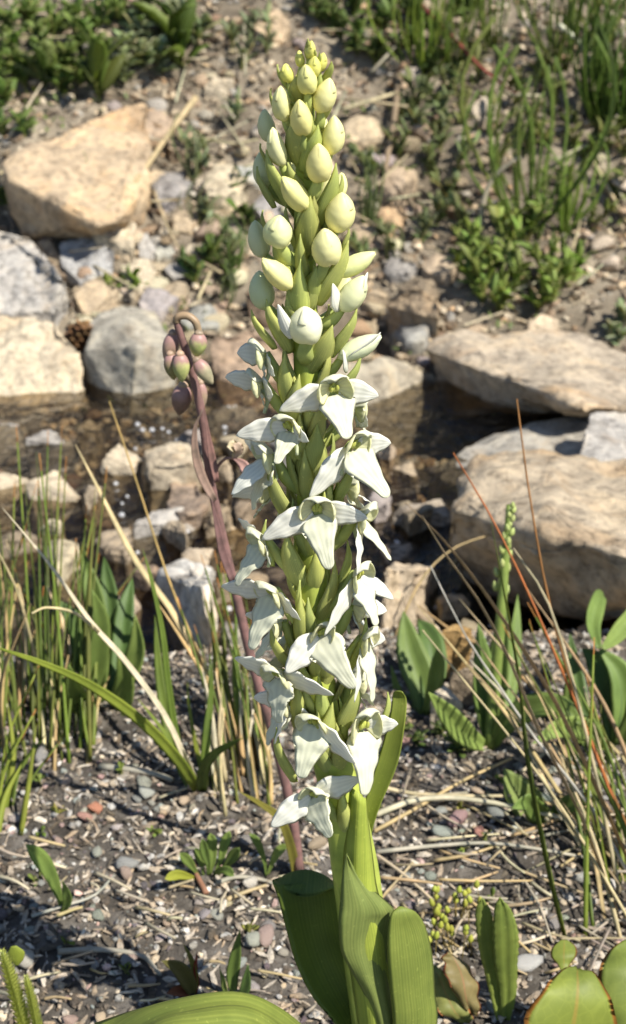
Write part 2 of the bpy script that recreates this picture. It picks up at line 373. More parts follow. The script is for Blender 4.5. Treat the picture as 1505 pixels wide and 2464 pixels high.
rock('little cream stone beside the grey wedge stone', [(182, 1032, .026), (215, 1008, .026), (250, 1035, .026), (245, 1075, .008), (190, 1085, .008)], CRM)
rock('grey stone at the left waterline beside the tall cream boulder', [(-40, 1030, .024), (30, 1010, .026), (62, 1040, .024), (55, 1090, .008), (-40, 1100, .008)], LGR)
rock('cream stone low in the water behind the left rush stems', [(-30, 1150, .034), (30, 1130, .034), (75, 1150, .030), (50, 1210, .018), (-30, 1215, .018)], CRM)
rock('white stone in the stream behind the green grass tuft', [(398, 1385, .038), (450, 1358, .040), (505, 1368, .040), (508, 1420, .034), (400, 1430, .022), (415, 1480, .010), (500, 1478, .010)], (.55, .52, .46), .03, .12)
rock('broad grey boulder standing behind the upper open flowers', [(770, 880, .04), (880, 858, .046), (1025, 868, .046), (1062, 925, .046), (1055, 985, .034), (780, 960, .04), (860, 1045, .004), (1000, 1062, .004), (780, 1040, .0)], (.36, .315, .235), .025, .14)
rock('small leaning stone under the broad grey boulder', [(1008, 1035, .020), (1050, 985, .022), (1100, 1045, .020), (1095, 1072, .004), (1020, 1075, .004)], GRY)
rock('long tan ledge slab jutting over a dark hollow', [(1022, 842, .056), (1068, 800, .046), (1300, 795, .034), (1560, 850, .034), (1560, 990, .050), (1385, 975, .060), (1190, 908, .062), (1050, 865, .045), (1200, 935, .045), (1390, 1000, .040), (1560, 1010, .03)], (.42, .35, .26), .026, .04, nd=(0, 4, 5, 6, 7, 8, 9, 10), chop=0)
rock('low grey slab sloping down to the water', [(1005, 1128, .024), (1120, 1072, .030), (1395, 975, .042), (1560, 985, .040), (1560, 1120, .036), (1385, 1115, .036), (1110, 1150, .026), (1020, 1160, .006)], (.37, .34, .285), .022, .08)
rock('square grey block resting on the low grey slab', [(1395, 1050, .058), (1425, 990, .058), (1560, 1000, .058), (1560, 1140, .052), (1385, 1120, .052)], LGR, .022)
rock('big boulder with buff sunlit top above the black water gap', [(1082, 1232, .030), (1150, 1104, .024), (1330, 1094, .026), (1640, 1130, .026), (1660, 1390, .050), (1425, 1316, .047), (1290, 1226, .044), (1125, 1205, .036), (1086, 1260, .022), (1112, 1385, -.026), (1300, 1466, -.022), (1660, 1500, -.018), (1500, 1478, -.020)], (.42, .345, .245), .030, .04, nd=(0, 4, 5, 6, 7, 8, 9, 10, 11, 12), chop=2, absz=True)
rock('dark wet rock half under the big buff boulder', [(945, 1225, .036), (1060, 1200, .038), (1088, 1215, .036), (1070, 1270, .026), (950, 1275, .020), (1080, 1300, .012)], (.32, .27, .21))
rock('smooth cream stone among dry stalks in the stream', [(920, 1375, .034), (980, 1350, .036), (1060, 1372, .034), (1055, 1440, .018), (940, 1450, .014)], (.47, .38, .27), .03, .16)
rock('small cream stone at the foot of the low grey slab', [(940, 1125, .028), (990, 1112, .028), (1008, 1150, .026), (1000, 1172, .010), (950, 1175, .010)], TAN)
rock('rounded brown stone next to the small cream stone by the slab', [(890, 1130, .026), (925, 1118, .026), (945, 1150, .024), (930, 1172, .010), (895, 1170, .010)], TAN, .03, .18)
rock('brown layered rock in half shade above the broad grey boulder', [(930, 735, .024), (985, 690, .024), (1060, 705, .026), (1055, 770, .022), (960, 800, .006), (1030, 815, 0)], (.37, .28, .18))
rock('tan stone partly hidden behind the top buds on the bank', [(825, 300, .012), (850, 275, .012), (908, 282, .014), (928, 325, .012), (900, 345, .004), (830, 345, .004)], (.48, .38, .25), .02)
rock('pale stone high on the bank above a bare patch', [(488, 205, .012), (515, 180, .012), (562, 190, .014), (548, 222, .006), (500, 226, .006)], (.50, .42, .30))
rock('grey chipped stone lying under the red twig', [(1130, 255, .014), (1160, 230, .014), (1205, 240, .014), (1195, 285, .006), (1150, 290, .006)], (.45, .38, .29))
rock('orange brown stone right of the middle buds on the bank', [(905, 515, .012), (940, 488, .012), (978, 505, .012), (968, 545, .006), (915, 548, .006)], (.45, .31, .18))
rock('rusty orange stone lying in the near stream shallows', [(1050, 1522, .026), (1090, 1500, .028), (1135, 1512, .026), (1130, 1545, .012), (1060, 1555, .010)], (.42, .27, .11))
rock('cream stone with a flat side behind the small budding orchid', [(1035, 1665, .018), (1070, 1650, .018), (1115, 1690, .016), (1118, 1725, .006), (1045, 1725, .004)], (.55, .47, .35))
rock('tan stone below the orange slab edge', [(345, 420, .01), (375, 405, .012), (410, 425, .01), (400, 450, .004), (355, 455, .004)], TAN)
rock('pale slanted stone under the squarish cream stone', [(330, 570, .012), (355, 555, .012), (375, 590, .01), (350, 630, .004), (335, 615, .004)], LGR)
rock('brown stone behind the left buds', [(590, 700, .016), (650, 690, .016), (665, 760, .012), (600, 770, .006)], BRN)
rock('flat brown stone left of the middle buds', [(410, 520, .010), (440, 500, .010), (470, 525, .010), (455, 560, .004), (420, 558, .004)], TAN)
rock('brown stone behind the half open bud', [(870, 700, .016), (920, 690, .016), (940, 720, .014), (915, 745, .006), (875, 745, .006)], TAN, .03, .15)
rock('buff stone at the top of the bank', [(610, 60, .014), (660, 20, .014), (700, 50, .014), (680, 95, .006), (625, 95, .006)], (.45, .34, .22))
rock('light stone at the foot of the leafy clump', [(1270, 775, .014), (1310, 745, .014), (1345, 765, .014), (1340, 800, .008), (1275, 805, .008)], (.50, .40, .28))
rock('mossy brown stone in the far shallows behind the middle flowers', [(560, 1130, .026), (620, 1100, .028), (690, 1130, .026), (680, 1190, .012), (570, 1190, .012)], GRY)
rock('sunken tan stone in the water behind the left flowers', [(500, 1290, .026), (560, 1265, .028), (610, 1290, .024), (590, 1330, .012), (510, 1330, .012)], TAN)
rock('sunken brown stone near the midstream pale stone', [(215, 1265, .024), (270, 1245, .026), (310, 1275, .022), (290, 1310, .012), (225, 1310, .012)], BRN)
rock('wet flat stone under the crossing dry stalks', [(1085, 1610, .018), (1140, 1590, .020), (1190, 1620, .016), (1170, 1650, .008), (1100, 1650, .008)], (.34, .27, .19))

for px, py in [(470, 1050), (560, 1060), (520, 1130), (600, 1230), (700, 1240), (520, 1230), (450, 1200), (220, 1180), (280, 1300), (350, 1380), (580, 1400), (480, 1340), (910, 1200), (960, 1320), (1090, 1440), (900, 1450), (1000, 1480), (930, 1080), (1000, 1220), (700, 1060), (40, 1300), (150, 1330), (1180, 1560), (1040, 1570), (660, 1480), (560, 1520), (420, 1270), (130, 1270), (310, 1450)]:
    w_ = random.uniform(28, 62); k = random.uniform(.5, .75)
    pts = [(px + w_ * math.cos(a) * random.uniform(.7, 1.1), py + w_ * k * math.sin(a) * random.uniform(.7, 1.1), WATER + random.uniform(-.004, .014)) for a in [i * 1.05 + random.uniform(-.3, .3) for i in range(6)]]
    cn, cc = random.choice([('tan', (.36, .29, .20)), ('cream', (.45, .37, .26)), ('grey', (.28, .26, .225)), ('brown', (.27, .205, .14))])
    rock('wet angular %s stone breaking the surface of the stream' % cn, pts, jit(cc, .12), .04, .08, 'wet_stone', 3, '%s stones breaking the stream surface' % cn, absz=True)
spots = [(150, 640), (235, 700), (330, 660), (395, 600), (430, 650), (370, 720), (470, 600), (420, 700), (520, 740), (480, 760), (560, 640), (640, 560), (395, 480), (440, 340), (380, 300), (410, 440), (540, 440), (600, 420), (650, 500), (880, 380), (960, 440), (900, 590), (960, 640), (1010, 700), (1060, 640), (870, 800), (990, 800), (460, 520)]
for px, py in spots:
    w_ = random.uniform(28, 62); k = random.uniform(.5, .8); d = w_ / FPX * 1.0 * random.uniform(.5, .9)
    pts = [(px + w_ * math.cos(a) * random.uniform(.7, 1.1), py + w_ * k * math.sin(a) * random.uniform(.7, 1.1), d * random.uniform(.6, 1.1)) for a in [i * 1.05 + random.uniform(-.3, .3) for i in range(6)]]
    cn, cc = random.choice([('tan', TAN), ('cream', CRM), ('grey', GRY), ('pale grey', LGR), ('brown', (.33, .25, .17))])
    rock('angular %s rubble stone among the weeds of the far bank' % cn, pts, jit(cc, .12), .04, .08, 'rubble_stone', 2, '%s rubble on the far bank' % cn)
# ------------------------------------------------------------------ loose stones and gravel
def pebble_variant(k, sub=2):
    bm = bmesh.new(); bmesh.ops.create_icosphere(bm, subdivisions=sub, radius=.5)
    s = Vector((k * 2.3, k * 5.1, k))
    sc = Vector((1, random.uniform(.6, .9), random.uniform(.4, .65)))
    pl = [(Vector((random.gauss(0, 1), random.gauss(0, 1), random.gauss(0, 1))).normalized(), random.uniform(.20, .40)) for _ in range(11)]
    for v in bm.verts:
        for n_, d in pl:
            e = v.co.dot(n_) - d
            if e > 0: v.co -= n_ * e * .9
        v.co += v.normal * noise.noise(v.co * 3 + s) * .08
        v.co = Vector((v.co.x * sc.x, v.co.y * sc.y, v.co.z * sc.z))
    me = bpy.data.meshes.new('pebble'); bm.to_mesh(me); bm.free()
    me.polygons.foreach_set('use_smooth', [sub > 1] * len(me.polygons)); me.materials.append(M_PEB); return me
PV = [pebble_variant(k) for k in range(12)]
def stone(name, label, group, x, y, size, col, sink=.18, cat='pebble'):
    o = obj(name, random.choice(PV), None, None, col)
    o.scale = (size, size, size); o.rotation_euler = (random.uniform(-.35, .35), random.uniform(-.35, .35), random.uniform(0, 6.28))
    o.location = (x, y, h(x, y) + size * sink); return tag(o, label, cat, group)
NEARC = [('grey', (.31, .30, .275)), ('pale grey', (.45, .43, .395)), ('pinkish', (.42, .30, .265)), ('greenish grey', (.31, .335, .30)), ('tan', (.44, .37, .27)), ('dark purple grey', (.17, .145, .15)), ('whitish', (.60, .58, .53))]
NW = [.28, .22, .10, .13, .17, .07, .025]
cnt = 0
for k in range(2600):
    py = random.uniform(1720, 2500); px = random.uniform(-80, 1590)
    dens = .5 + .5 * noise.noise((px / 260, py / 200, 4))
    if px > 900 and 1780 < py < 2060: dens += .35
    if px < 450 and 1750 < py < 2080: dens += .2
    if random.random() > dens * .35: continue
    p = atZ(px, py, 0.0)
    c = random.choices(NEARC, NW)[0]
    sz = random.choice([.0034, .004, .005, .006, .0085]) * random.uniform(.8, 1.25)
    stone('pebble', 'small %s pebble lying in the gravel around the orchid' % c[0], '%s pebbles in the near gravel' % c[0], p.x, p.y, sz, jit(c[1], .2)); cnt += 1
    if cnt >= 285: break
for px, py, sz, col, lab in [(470, 1945, 0, 0, 0)] * 0 + [
    (232, 1955, .0095, (.50, .235, .15), 'brick red pebble in the gravel by the grass tuft'),
    (205, 1975, .0075, (.46, .27, .22), 'pale red pebble leaning on the brick red pebble'),
    (350, 1920, .010, (.40, .42, .38), 'pale green grey stone in the shadow below the grass tuft'),
    (598, 2135, .011, (.62, .59, .52), 'white angular stone beside the broad dark orchid leaf'),
    (1100, 1985, .0125, (.36, .24, .235), 'mauve stone in the gravel patch behind the orchid'),
    (1060, 1960, .009, (.34, .36, .34), 'blue grey stone next to the mauve stone'),
    (1190, 1965, .012, (.27, .29, .275), 'dark speckled stone in the gravel patch under dry stalks'),
    (970, 1800, .011, (.44, .27, .23), 'salmon pink stone at the top of the gravel patch'),
    (1150, 2010, .008, (.42, .22, .18), 'small red stone below the dark speckled stone'),
    (305, 2090, .010, (.33, .34, .33), 'slate grey chip left of the seedling clump'),
    (1390, 2120, .010, (.40, .41, .38), 'pale grey stone under the right rush clump'),
    (1265, 2330, .014, (.50, .50, .48), 'white grey stone beside the serrated leaf')]:
    p = atH(px, py); stone('stone', lab, None, p.x, p.y, sz, col, .25, 'stone')
FARC = [('tan', (.42, .34, .235)), ('cream', (.54, .46, .34)), ('brown', (.27, .20, .135)), ('grey', (.34, .315, .27)), ('orange brown', (.43, .30, .18))]
FWt = [.33, .27, .15, .17, .08]; cnt = 0
for k in range(4000):
    py = random.uniform(-40, 1010); px = random.uniform(-80, 1590)
    d = .45 + .6 * noise.noise((px / 300, py / 260, 9)) + (.35 if (300 < px < 1000 and py > 150) else 0)
    if px < 400 and py < 230: d *= .2
    if random.random() > d * .5: continue
    p = atH(px, py)
    if p.y < .86: continue
    c = random.choices(FARC, FWt)[0]
    stone('bank_stone', 'loose %s stone lying on the far bank' % c[0], '%s stones on the far bank' % c[0], p.x, p.y, random.choice([.010, .014, .018, .022, .030]) * random.uniform(.75, 1.25), jit(c[1], .18), .15, 'stone'); cnt += 1
    if cnt >= 290: break
for k in range(120):
    px = random.uniform(-80, 1590); py = random.uniform(1030, 1690)
    p = atZ(px, py, -.045)
    if h(p.x, p.y) > -.02: continue
    c = random.choices(FARC, FWt)[0]
    stone('stream_stone', 'wet %s stone on the stream bed' % c[0], '%s stones in the stream' % c[0], p.x, p.y, random.choice([.012, .016, .022, .03]) * random.uniform(.8, 1.2), jit(c[1], .2), .2, 'stone')

def ico(sub):
    bm = bmesh.new(); bmesh.ops.create_icosphere(bm, subdivisions=sub, radius=.5)
    v = np.array([x.co[:] for x in bm.verts]); f = np.array([[a.index for a in q.verts] for q in bm.faces]); bm.free(); return v, f
def scatter(name, label, cat, spots, sub, cols, wts, mat, flat=(.4, .8), elong=(.6, 1), colj=.2):
    bv, bf = ico(sub); n = len(spots); nv = len(bv)
    var = []
    for k in range(16):
        q = bv.copy()
        for _ in range(6):
            d = rng.normal(size=3); d /= np.linalg.norm(d); e = np.maximum(0, q @ d - rng.uniform(.22, .40)); q -= np.outer(e * .95, d)
        var.append(q * (1 + rng.uniform(-.08, .08, (nv, 1))))
    V = np.empty((n * nv, 3)); C = np.ones((n * nv, 4)); cols = np.array(cols); wts = np.array(wts) / sum(wts)
    for i, (x, y, s, dz) in enumerate(spots):
        q = var[rng.integers(16)] * np.array([1, rng.uniform(*elong), rng.uniform(*flat)]) * s
        e = Euler((rng.uniform(-.5, .5), rng.uniform(-.5, .5), rng.uniform(0, 6.28))).to_matrix()
        V[i * nv:(i + 1) * nv] = q @ np.array(e).T + np.array([x, y, h(x, y) + dz])
        C[i * nv:(i + 1) * nv, :3] = np.clip(cols[rng.choice(len(cols), p=wts)] * (1 + rng.uniform(-colj, colj)), 0, 1)
    Fc = (bf[None] + (np.arange(n) * nv)[:, None, None]).reshape(-1, 3)
    me = bpy.data.meshes.new(name); me.from_pydata(V.tolist(), [], Fc.tolist())
    a = me.color_attributes.new('Col', 'FLOAT_COLOR', 'POINT'); a.data.foreach_set('color', C.astype(np.float32).ravel())
    o = obj(name, me, mat); return tag(o, label, cat, None, 'stuff')
def near_spot(full=.20, wide=.5):
    while True:
        x = random.uniform(-wide, wide); y = random.uniform(.24, .60)
        if abs(x) > full and random.random() > .3: continue
        return x, y
sp = []
for k in range(40000):
    x, y = near_spot(); s = random.choice([.0010, .0012, .0014, .0017, .002, .0024, .003, .0045]) * random.uniform(.8, 1.3)
    sp.append((x, y, s, s * random.uniform(-.3, .3)))
scatter('gravel', 'fine grey and pinkish gravel covering the near bank', 'gravel', sp, 1, [c[1] for c in NEARC] + [(.12, .10, .08)], NW + [.65], M_GRIT, (.25, .7), (.4, .95), .35)
sp = []
for k in range(15000):
    x, y = near_spot(); s = random.uniform(.003, .010)
    sp.append((x, y, s, random.uniform(.0002, .0014)))
scatter('plant_litter', 'crumbs of bark and dead plant litter over the near gravel', 'litter', sp, 1, [(.42, .37, .30), (.30, .25, .19), (.54, .49, .41), (.10, .085, .065), (.35, .29, .22)], [.25, .3, .13, .35, .2], M_GRIT, (.08, .2), (.10, .40))
sp = []
for k in range(17000):
    x = random.uniform(-.62, .62); y = .86 + random.random() ** 1.1 * .9; s = random.choice([.003, .004, .006, .008, .012]) * random.uniform(.8, 1.3)
    if noise.noise((x * 7, y * 7, 2)) < -.25 and random.random() < .6: continue
    sp.append((x, y, s, s * random.uniform(0, .3)))
scatter('bank_litter', 'chips of bark, twigs and dead leaves strewn over the far bank', 'litter', [(random.uniform(-.6, .6), .88 + random.random() * .85, random.uniform(.008, .026), random.uniform(.001, .006)) for _ in range(5000)], 1, [(.36, .30, .21), (.22, .17, .12), (.48, .41, .30), (.12, .09, .065), (.28, .22, .16)], [.3, .3, .15, .2, .1], M_GRIT, (.06, .14), (.08, .3))
scatter('scree', 'tan scree and crumbs of stone covering the far bank', 'scree', sp, 1, [c[1] for c in FARC] + [(.16, .12, .08)], FWt + [.2], M_GRIT)
sp = []
for k in range(2500):
    x = random.uniform(-.5, .5); y = random.uniform(.57, .9); s = random.choice([.003, .005, .008]) * random.uniform(.8, 1.3)
    sp.append((x, y, s, s * random.uniform(0, .3)))
scatter('stream_gravel', 'brown gravel on the stream bed', 'gravel', sp, 1, [c[1] for c in FARC] + [(.12, .09, .06)], FWt + [.4], M_GRIT)

# ------------------------------------------------------------------ plants drawn from the photograph: strips with a root on the ground
def strip_mesh(pts, Y0, Y1, wpx, pf='blade', roll=0., cup=.15, nseg=12, nw=3, th=None, crease=0., wave=0., org=Vector(), face=None):
    """pts: picture points from root to tip; their distance runs from Y0 to Y1 along the strip"""
    n = len(pts) - 1
    P = [atY(px, py, Y0 + (Y1 - Y0) * i / n) for i, (px, py) in enumerate(pts)]
    C = catmull(P, nseg); Wd = []; Ns = []
    for i, c in enumerate(C):
        T = (C[min(i + 1, nseg)] - C[max(i - 1, 0)]).normalized()
        v = (CAM - c).normalized() if face is None else Vector(face)
        v = (v - T * v.dot(T)).normalized()
        Ns.append(Matrix.Rotation(roll, 3, T) @ v)
        Wd.append(max(.00008, prof(pf, i / nseg) * wpx * .5 * depth(c) / FPX))
    V, F, uv = ribbon(C, Wd, Ns, nw, cup, th if th else max(.0002, max(Wd) * .16), crease, wave, random.uniform(0, 6))
    return mesh('strip', rel(V, org), F, uv)
def stalk_mesh(pts, Y0, Y1, wpx, taper=.45, nseg=12, ns=6, org=Vector()):
    n = len(pts) - 1
    P = [atY(px, py, Y0 + (Y1 - Y0) * i / n) for i, (px, py) in enumerate(pts)]
    C = catmull(P, nseg); rad = [(1 - (1 - taper) * i / nseg) * wpx * .5 * depth(c) / FPX for i, c in enumerate(C)]
    V, F, uv = tube(C, rad, ns); return mesh('stalk', rel(V, org), F, uv)
G1 = (.18, .26, .05); G2 = (.13, .20, .04); G3 = (.25, .32, .06); GB = (.075, .15, .055); STR = (.56, .45, .26); STR2 = (.44, .30, .14); STRW = (.62, .54, .38); REDT = (.36, .12, .04)
def rootY(px, py): return atH(px, py).y

# --- grass tuft with long strap blades left of the purple stalk
r0 = atH(480, 1905); tuft = thing('grass_tuft', 'green grass tuft with long arching blades left of the purple stalk', 'grass', r0)
Yt = r0.y
for pts, Y1, wpx, col, mt in [
    ([(478, 1905), (430, 1830), (340, 1735), (220, 1650), (100, 1595), (-40, 1548)], Yt - .05, 30, G3, M_BLADE),
    ([(470, 1900), (430, 1800), (405, 1650), (390, 1520), (365, 1400), (343, 1322)], Yt + .03, 18, G2, M_BLADE),
    ([(462, 1895), (415, 1780), (385, 1640), (372, 1480)], Yt + .04, 34, G2, M_BLADE),
    ([(485, 1905), (490, 1850), (520, 1810), (585, 1775)], Yt - .03, 30, G2, M_BLADE),
    ([(488, 1905), (495, 1780), (505, 1690), (510, 1590)], Yt + .02, 22, G2, M_BLADE),
    ([(474, 1905), (448, 1850), (400, 1770), (330, 1680)], Yt + .01, 18, G1, M_BLADE),
    ([(474, 1900), (400, 1730), (300, 1590), (220, 1500), (120, 1360), (5, 1222)], Yt - .01, 15, STRW, M_DRY),
    ([(476, 1902), (462, 1860), (448, 1825), (438, 1800)], Yt - .01, 16, STRW, M_DRY),
    ([(492, 1905), (480, 1830), (470, 1790), (455, 1700), (450, 1640)], Yt + .03, 14, G3, M_BLADE)]:
    obj('blade', strip_mesh(pts, Yt, Y1, wpx, 'blade', random.uniform(-.5, .5), .25, 18, 5, org=r0, crease=.2), mt, tuft, jit(col, .08))
obj('dry_side_stalk', stalk_mesh([(236, 1520), (180, 1475), (112, 1462), (76, 1476)], Yt - .01, Yt - .03, 9, .6, org=r0), M_DRY, tuft, STR)

def rush_clump(name, label, cat, root, specs):
    r = atH(*root); t = thing(name, label, cat, r)
    for pts, dY, wpx, col, kind in specs:
        p0 = atH(*pts[0]) if pts[0][1] < 2464 else atH(pts[0][0], 2460)
        Y0 = p0.y
        mt = M_DRY if kind == 'dry' else M_BLADE
        flat = kind == 'green' and wpx > 6 or (kind == 'dry' and random.random() < .35)
        if flat: obj('dry_blade' if kind == 'dry' else 'blade', strip_mesh(pts, Y0, Y0 + dY, wpx * 1.5, 'blade', random.uniform(-1.1, 1.1), .5, 12, 3, org=r), mt, t, jit(col, .15))
        else: obj('dry_stem' if kind == 'dry' else 'stem', stalk_mesh(pts, Y0, Y0 + dY, wpx, .4, 10, 5, r), mt, t, jit(col, .15))
        if kind == 'tip':
            k = [(pts[-1][0] * (1 - f) + pts[-2][0] * f, pts[-1][1] * (1 - f) + pts[-2][1] * f) for f in (.45, .2, -.12)]
            obj('orange_tip', stalk_mesh(k, Y0 + dY, Y0 + dY, wpx * .75, .25, 6, 5, r), M_DRY, t, jit((.45, .20, .06), .15))
    return t
sp = []
for k in range(30):
    bx = random.uniform(515, 655); by = random.uniform(1800, 1965); L = random.uniform(110, 300)
    sp.append(([(bx, by), (bx - L * .06 + random.uniform(-8, 8), by - L * .5), (bx - L * .1 + random.uniform(-25, 25), by - L)], .02, random.uniform(8, 13), random.choice([STR, STR2, STRW, STR2]), 'dry'))
for k in range(24):
    bx = random.uniform(500, 650); by = random.uniform(1790, 1950); L = random.uniform(300, 560)
    sp.append(([(bx, by), (bx - L * .05, by - L * .45), (bx - L * random.uniform(.02, .22), by - L)], .05, random.uniform(7, 11), random.choice([G1, G2, (.16, .20, .04)]), random.choice(['green', 'tip'])))
for pts, dy, wp, c in [([(545, 1770), (470, 1560), (400, 1380), (330, 1165), (262, 965)], .06, 9, (.50, .33, .13)), ([(560, 1800), (520, 1680), (450, 1560), (372, 1440)], .03, 9, (.52, .36, .16)), ([(560, 1760), (500, 1620), (440, 1480)], .03, 8, STR2)]:
    sp.append((pts, dy, wp, c, 'dry'))
rush_clump('rush_clump', 'dense bundle of tan and green rush stems behind the purple stalk', 'rushes', (585, 1890), sp)
sp = []
for k in range(42):
    bx = random.uniform(-30, 245); by = random.uniform(1690, 1850); L = random.uniform(250, 740); ln = random.gauss(0, 60)
    sp.append(([(bx, by), (bx + ln * .3 + random.uniform(-12, 12), by - L * .5), (bx + ln, by - L)], .06, random.uniform(5, 10), random.choice([G1, G2, (.15, .19, .05), (.12, .17, .05)]), random.choice(['green', 'tip', 'tip'])))
for k in range(22):
    bx = random.uniform(-20, 240); by = random.uniform(1690, 1860); L = random.uniform(150, 420)
    sp.append(([(bx, by), (bx + random.uniform(-12, 12), by - L * .5), (bx + random.uniform(-60, 60), by - L)], .04, random.uniform(8, 12), random.choice([STR, STR2]), 'dry'))
sp.append(([(520, 1700), (430, 1500), (335, 1366), (285, 1275), (232, 1170), (180, 1068)], .03, 11, STR, 'dry'))
sp.append(([(120, 1700), (80, 1560), (40, 1420), (-20, 1300)], .0, 10, STR, 'dry'))
rush_clump('rush_clump', 'tall green rushes with orange tips at the stream edge behind the grass tuft', 'rushes', (110, 1780), sp)
sp = []
for k in range(9):
    bx = random.uniform(-10, 60); by = random.uniform(1930, 2030); L = random.uniform(150, 330)
    sp.append(([(bx, by), (bx + 20, by - L * .5), (bx + random.uniform(0, 90), by - L)], .02, random.uniform(9, 13), random.choice([G1, G2, G3]), random.choice(['green', 'tip'])))
rush_clump('rush_clump', 'short sparse rushes in front of the grass tuft shadow', 'rushes', (30, 1990), sp)

# --- right clump of dry stalks and rushes
DRYT = (.44, .31, .17)
sp = [([(1540, 2130), (1440, 1900), (1340, 1690), (1240, 1530), (1150, 1400), (1060, 1290), (970, 1205)], .06, 11, DRYT, 'dry'),
      ([(1500, 2230), (1400, 1960), (1300, 1760), (1230, 1590), (1150, 1440), (1070, 1330), (1015, 1240)], .06, 11, (.46, .35, .22), 'dry'),
      ([(1520, 2120), (1420, 1940), (1290, 1780), (1200, 1650), (1120, 1530), (1035, 1362)], .05, 10, (.46, .40, .36), 'dry'),
      ([(1530, 2080), (1420, 1780), (1290, 1470), (1190, 1260), (1090, 1090)], .05, 9, REDT, 'dry'),
      ([(1540, 2060), (1420, 1780), (1330, 1490), (1275, 1200), (1243, 960)], .05, 9, (.30, .14, .05), 'dry'),
      ([(1362, 2262), (1315, 2060), (1270, 1820), (1245, 1600), (1180, 1250)], .07, 11, (.13, .17, .03), 'green'),
      ([(1490, 2150), (1430, 1850), (1330, 1480), (1235, 1320)], .06, 12, (.40, .32, .2), 'dry'),
      ([(1380, 1850), (1260, 1730), (1200, 1660), (1128, 1588)], .02, 10, STRW, 'dry'),
      ([(1330, 1700), (1200, 1580), (1090, 1520), (1005, 1455)], .05, 8, STR2, 'dry'),
      ([(1100, 1500), (1080, 1390), (1120, 1320), (1180, 1270)], .05, 8, DRYT, 'dry'),
      ([(950, 1530), (1010, 1400), (1090, 1320), (1200, 1280)], .05, 8, DRYT, 'dry')]
for k in range(15):
    bx = random.uniform(1400, 1620); by = random.uniform(1990, 2300); L = random.uniform(300, 800); ln = random.uniform(.2, .85)
    sp.append(([(bx, by), (bx - L * ln * random.uniform(.3, .55), by - L * .5), (bx - L * ln, by - L)], .06, random.uniform(6, 11), random.choice([STR, DRYT, DRYT, (.38, .28, .18)]), 'dry'))
for k in range(18):
    bx = random.uniform(1400, 1600); by = random.uniform(2020, 2280); L = random.uniform(300, 700); ln = random.uniform(-.1, .5)
    sp.append(([(bx, by), (bx - L * ln * .35, by - L * .5), (bx - L * ln, by - L)], .05, random.uniform(6, 13), random.choice([G1, G2, G2, (.14, .18, .04)]), random.choice(['green', 'tip'])))
rush_clump('rush_clump', 'leaning clump of bare tan stalks and green rushes right of the orchid', 'rushes', (1480, 2180), sp)

# --- broad leaved plants
def leafy(name, label, cat, root, leaves, stem=None, group=None, mat=None):
    r = atH(*root); t = thing(name, label, cat, r, group)
    for L in leaves:
        pts, dY, wpx, col = L[:4]; roll = L[4] if len(L) > 4 else random.uniform(-.4, .4); pf = L[5] if len(L) > 5 else 'leaf'
        obj('leaf', strip_mesh(pts, r.y, r.y + dY, wpx, pf, roll, .35, 14, 7, org=r, crease=.25, wave=.03), mat or M_LEAF, t, jit(col, .08))
    return t
LG = (.14, .225, .065); LD = (.085, .155, .05); LB = (.20, .30, .09)
leafy('broadleaf_plant', 'clump of lance shaped green leaves by the stream left of the grass tuft', 'plant', (235, 1700), [
    ([(240, 1700), (240, 1560), (225, 1430), (190, 1310)], .03, 60, LG), ([(250, 1700), (265, 1580), (262, 1440), (250, 1340)], .05, 62, LD),
    ([(258, 1700), (290, 1590), (300, 1480), (318, 1390)], .04, 58, LD), ([(265, 1700), (310, 1620), (330, 1560), (325, 1480)], .0, 55, LB),
    ([(230, 1700), (205, 1610), (180, 1500), (130, 1440)], .01, 55, LD), ([(225, 1722), (200, 1700), (180, 1660), (165, 1600)], -.03, 60, LB),
    ([(262, 1705), (285, 1700), (300, 1640), (285, 1560)], -.02, 60, LB), ([(240, 1700), (232, 1600), (240, 1500), (222, 1420)], -.01, 55, LG)])
leafy('broadleaf_plant', 'pair of upright ribbed leaves right of the lower flowers', 'plant', (1015, 1720), [
    ([(1020, 1720), (1010, 1640), (985, 1560), (970, 1470)], .03, 80, LG), ([(1025, 1720), (1040, 1630), (1035, 1540), (1005, 1490)], .04, 70, LD),
    ([(1020, 1720), (1045, 1650), (1055, 1590), (1050, 1560)], .0, 40, LB), ([(1015, 1720), (990, 1690), (960, 1670), (940, 1600)], .02, 28, LB)])
bud2 = leafy('budding_orchid', 'small orchid with a green bud spike and broad leaves behind the dry stalks', 'orchid', (1175, 1800), [
    ([(1178, 1800), (1165, 1700), (1160, 1600), (1150, 1500)], .02, 62, LG, .3), ([(1182, 1800), (1195, 1680), (1205, 1560), (1215, 1440)], .03, 60, LG, -.3),
    ([(1172, 1800), (1120, 1770), (1075, 1720), (1030, 1665)], -.02, 62, LB, .2), ([(1182, 1800), (1220, 1740), (1290, 1700), (1360, 1705), (1400, 1750)], -.02, 66, LG, -.2),
    ([(1180, 1800), (1215, 1690), (1235, 1560), (1245, 1430)], .05, 46, LG, .5)])
r = bud2.location; Yb = r.y
obj('stem', stalk_mesh([(1178, 1800), (1190, 1650), (1205, 1480), (1215, 1350), (1225, 1215)], Yb, Yb + .02, 34, .45, 14, 8, r), M_STEM, bud2, (.19, .28, .08))
def ovoid(c, ax, L, rad, nr=8, ns=8, lobes=0., tip=.12, bend=Vector()):
    C = []; rr = []
    for i in range(nr + 1):
        t = i / nr; C.append(c + ax * L * (t - .5) + bend * (math.sin(t * math.pi) * L))
        rr.append(rad * max(.02, (math.sin(math.pi * min(1, t ** .85 * (1 - tip * .3) + .04)) ** .7)) * (1 - tip * t))
    return tube(C, rr, ns, lobes, 3)
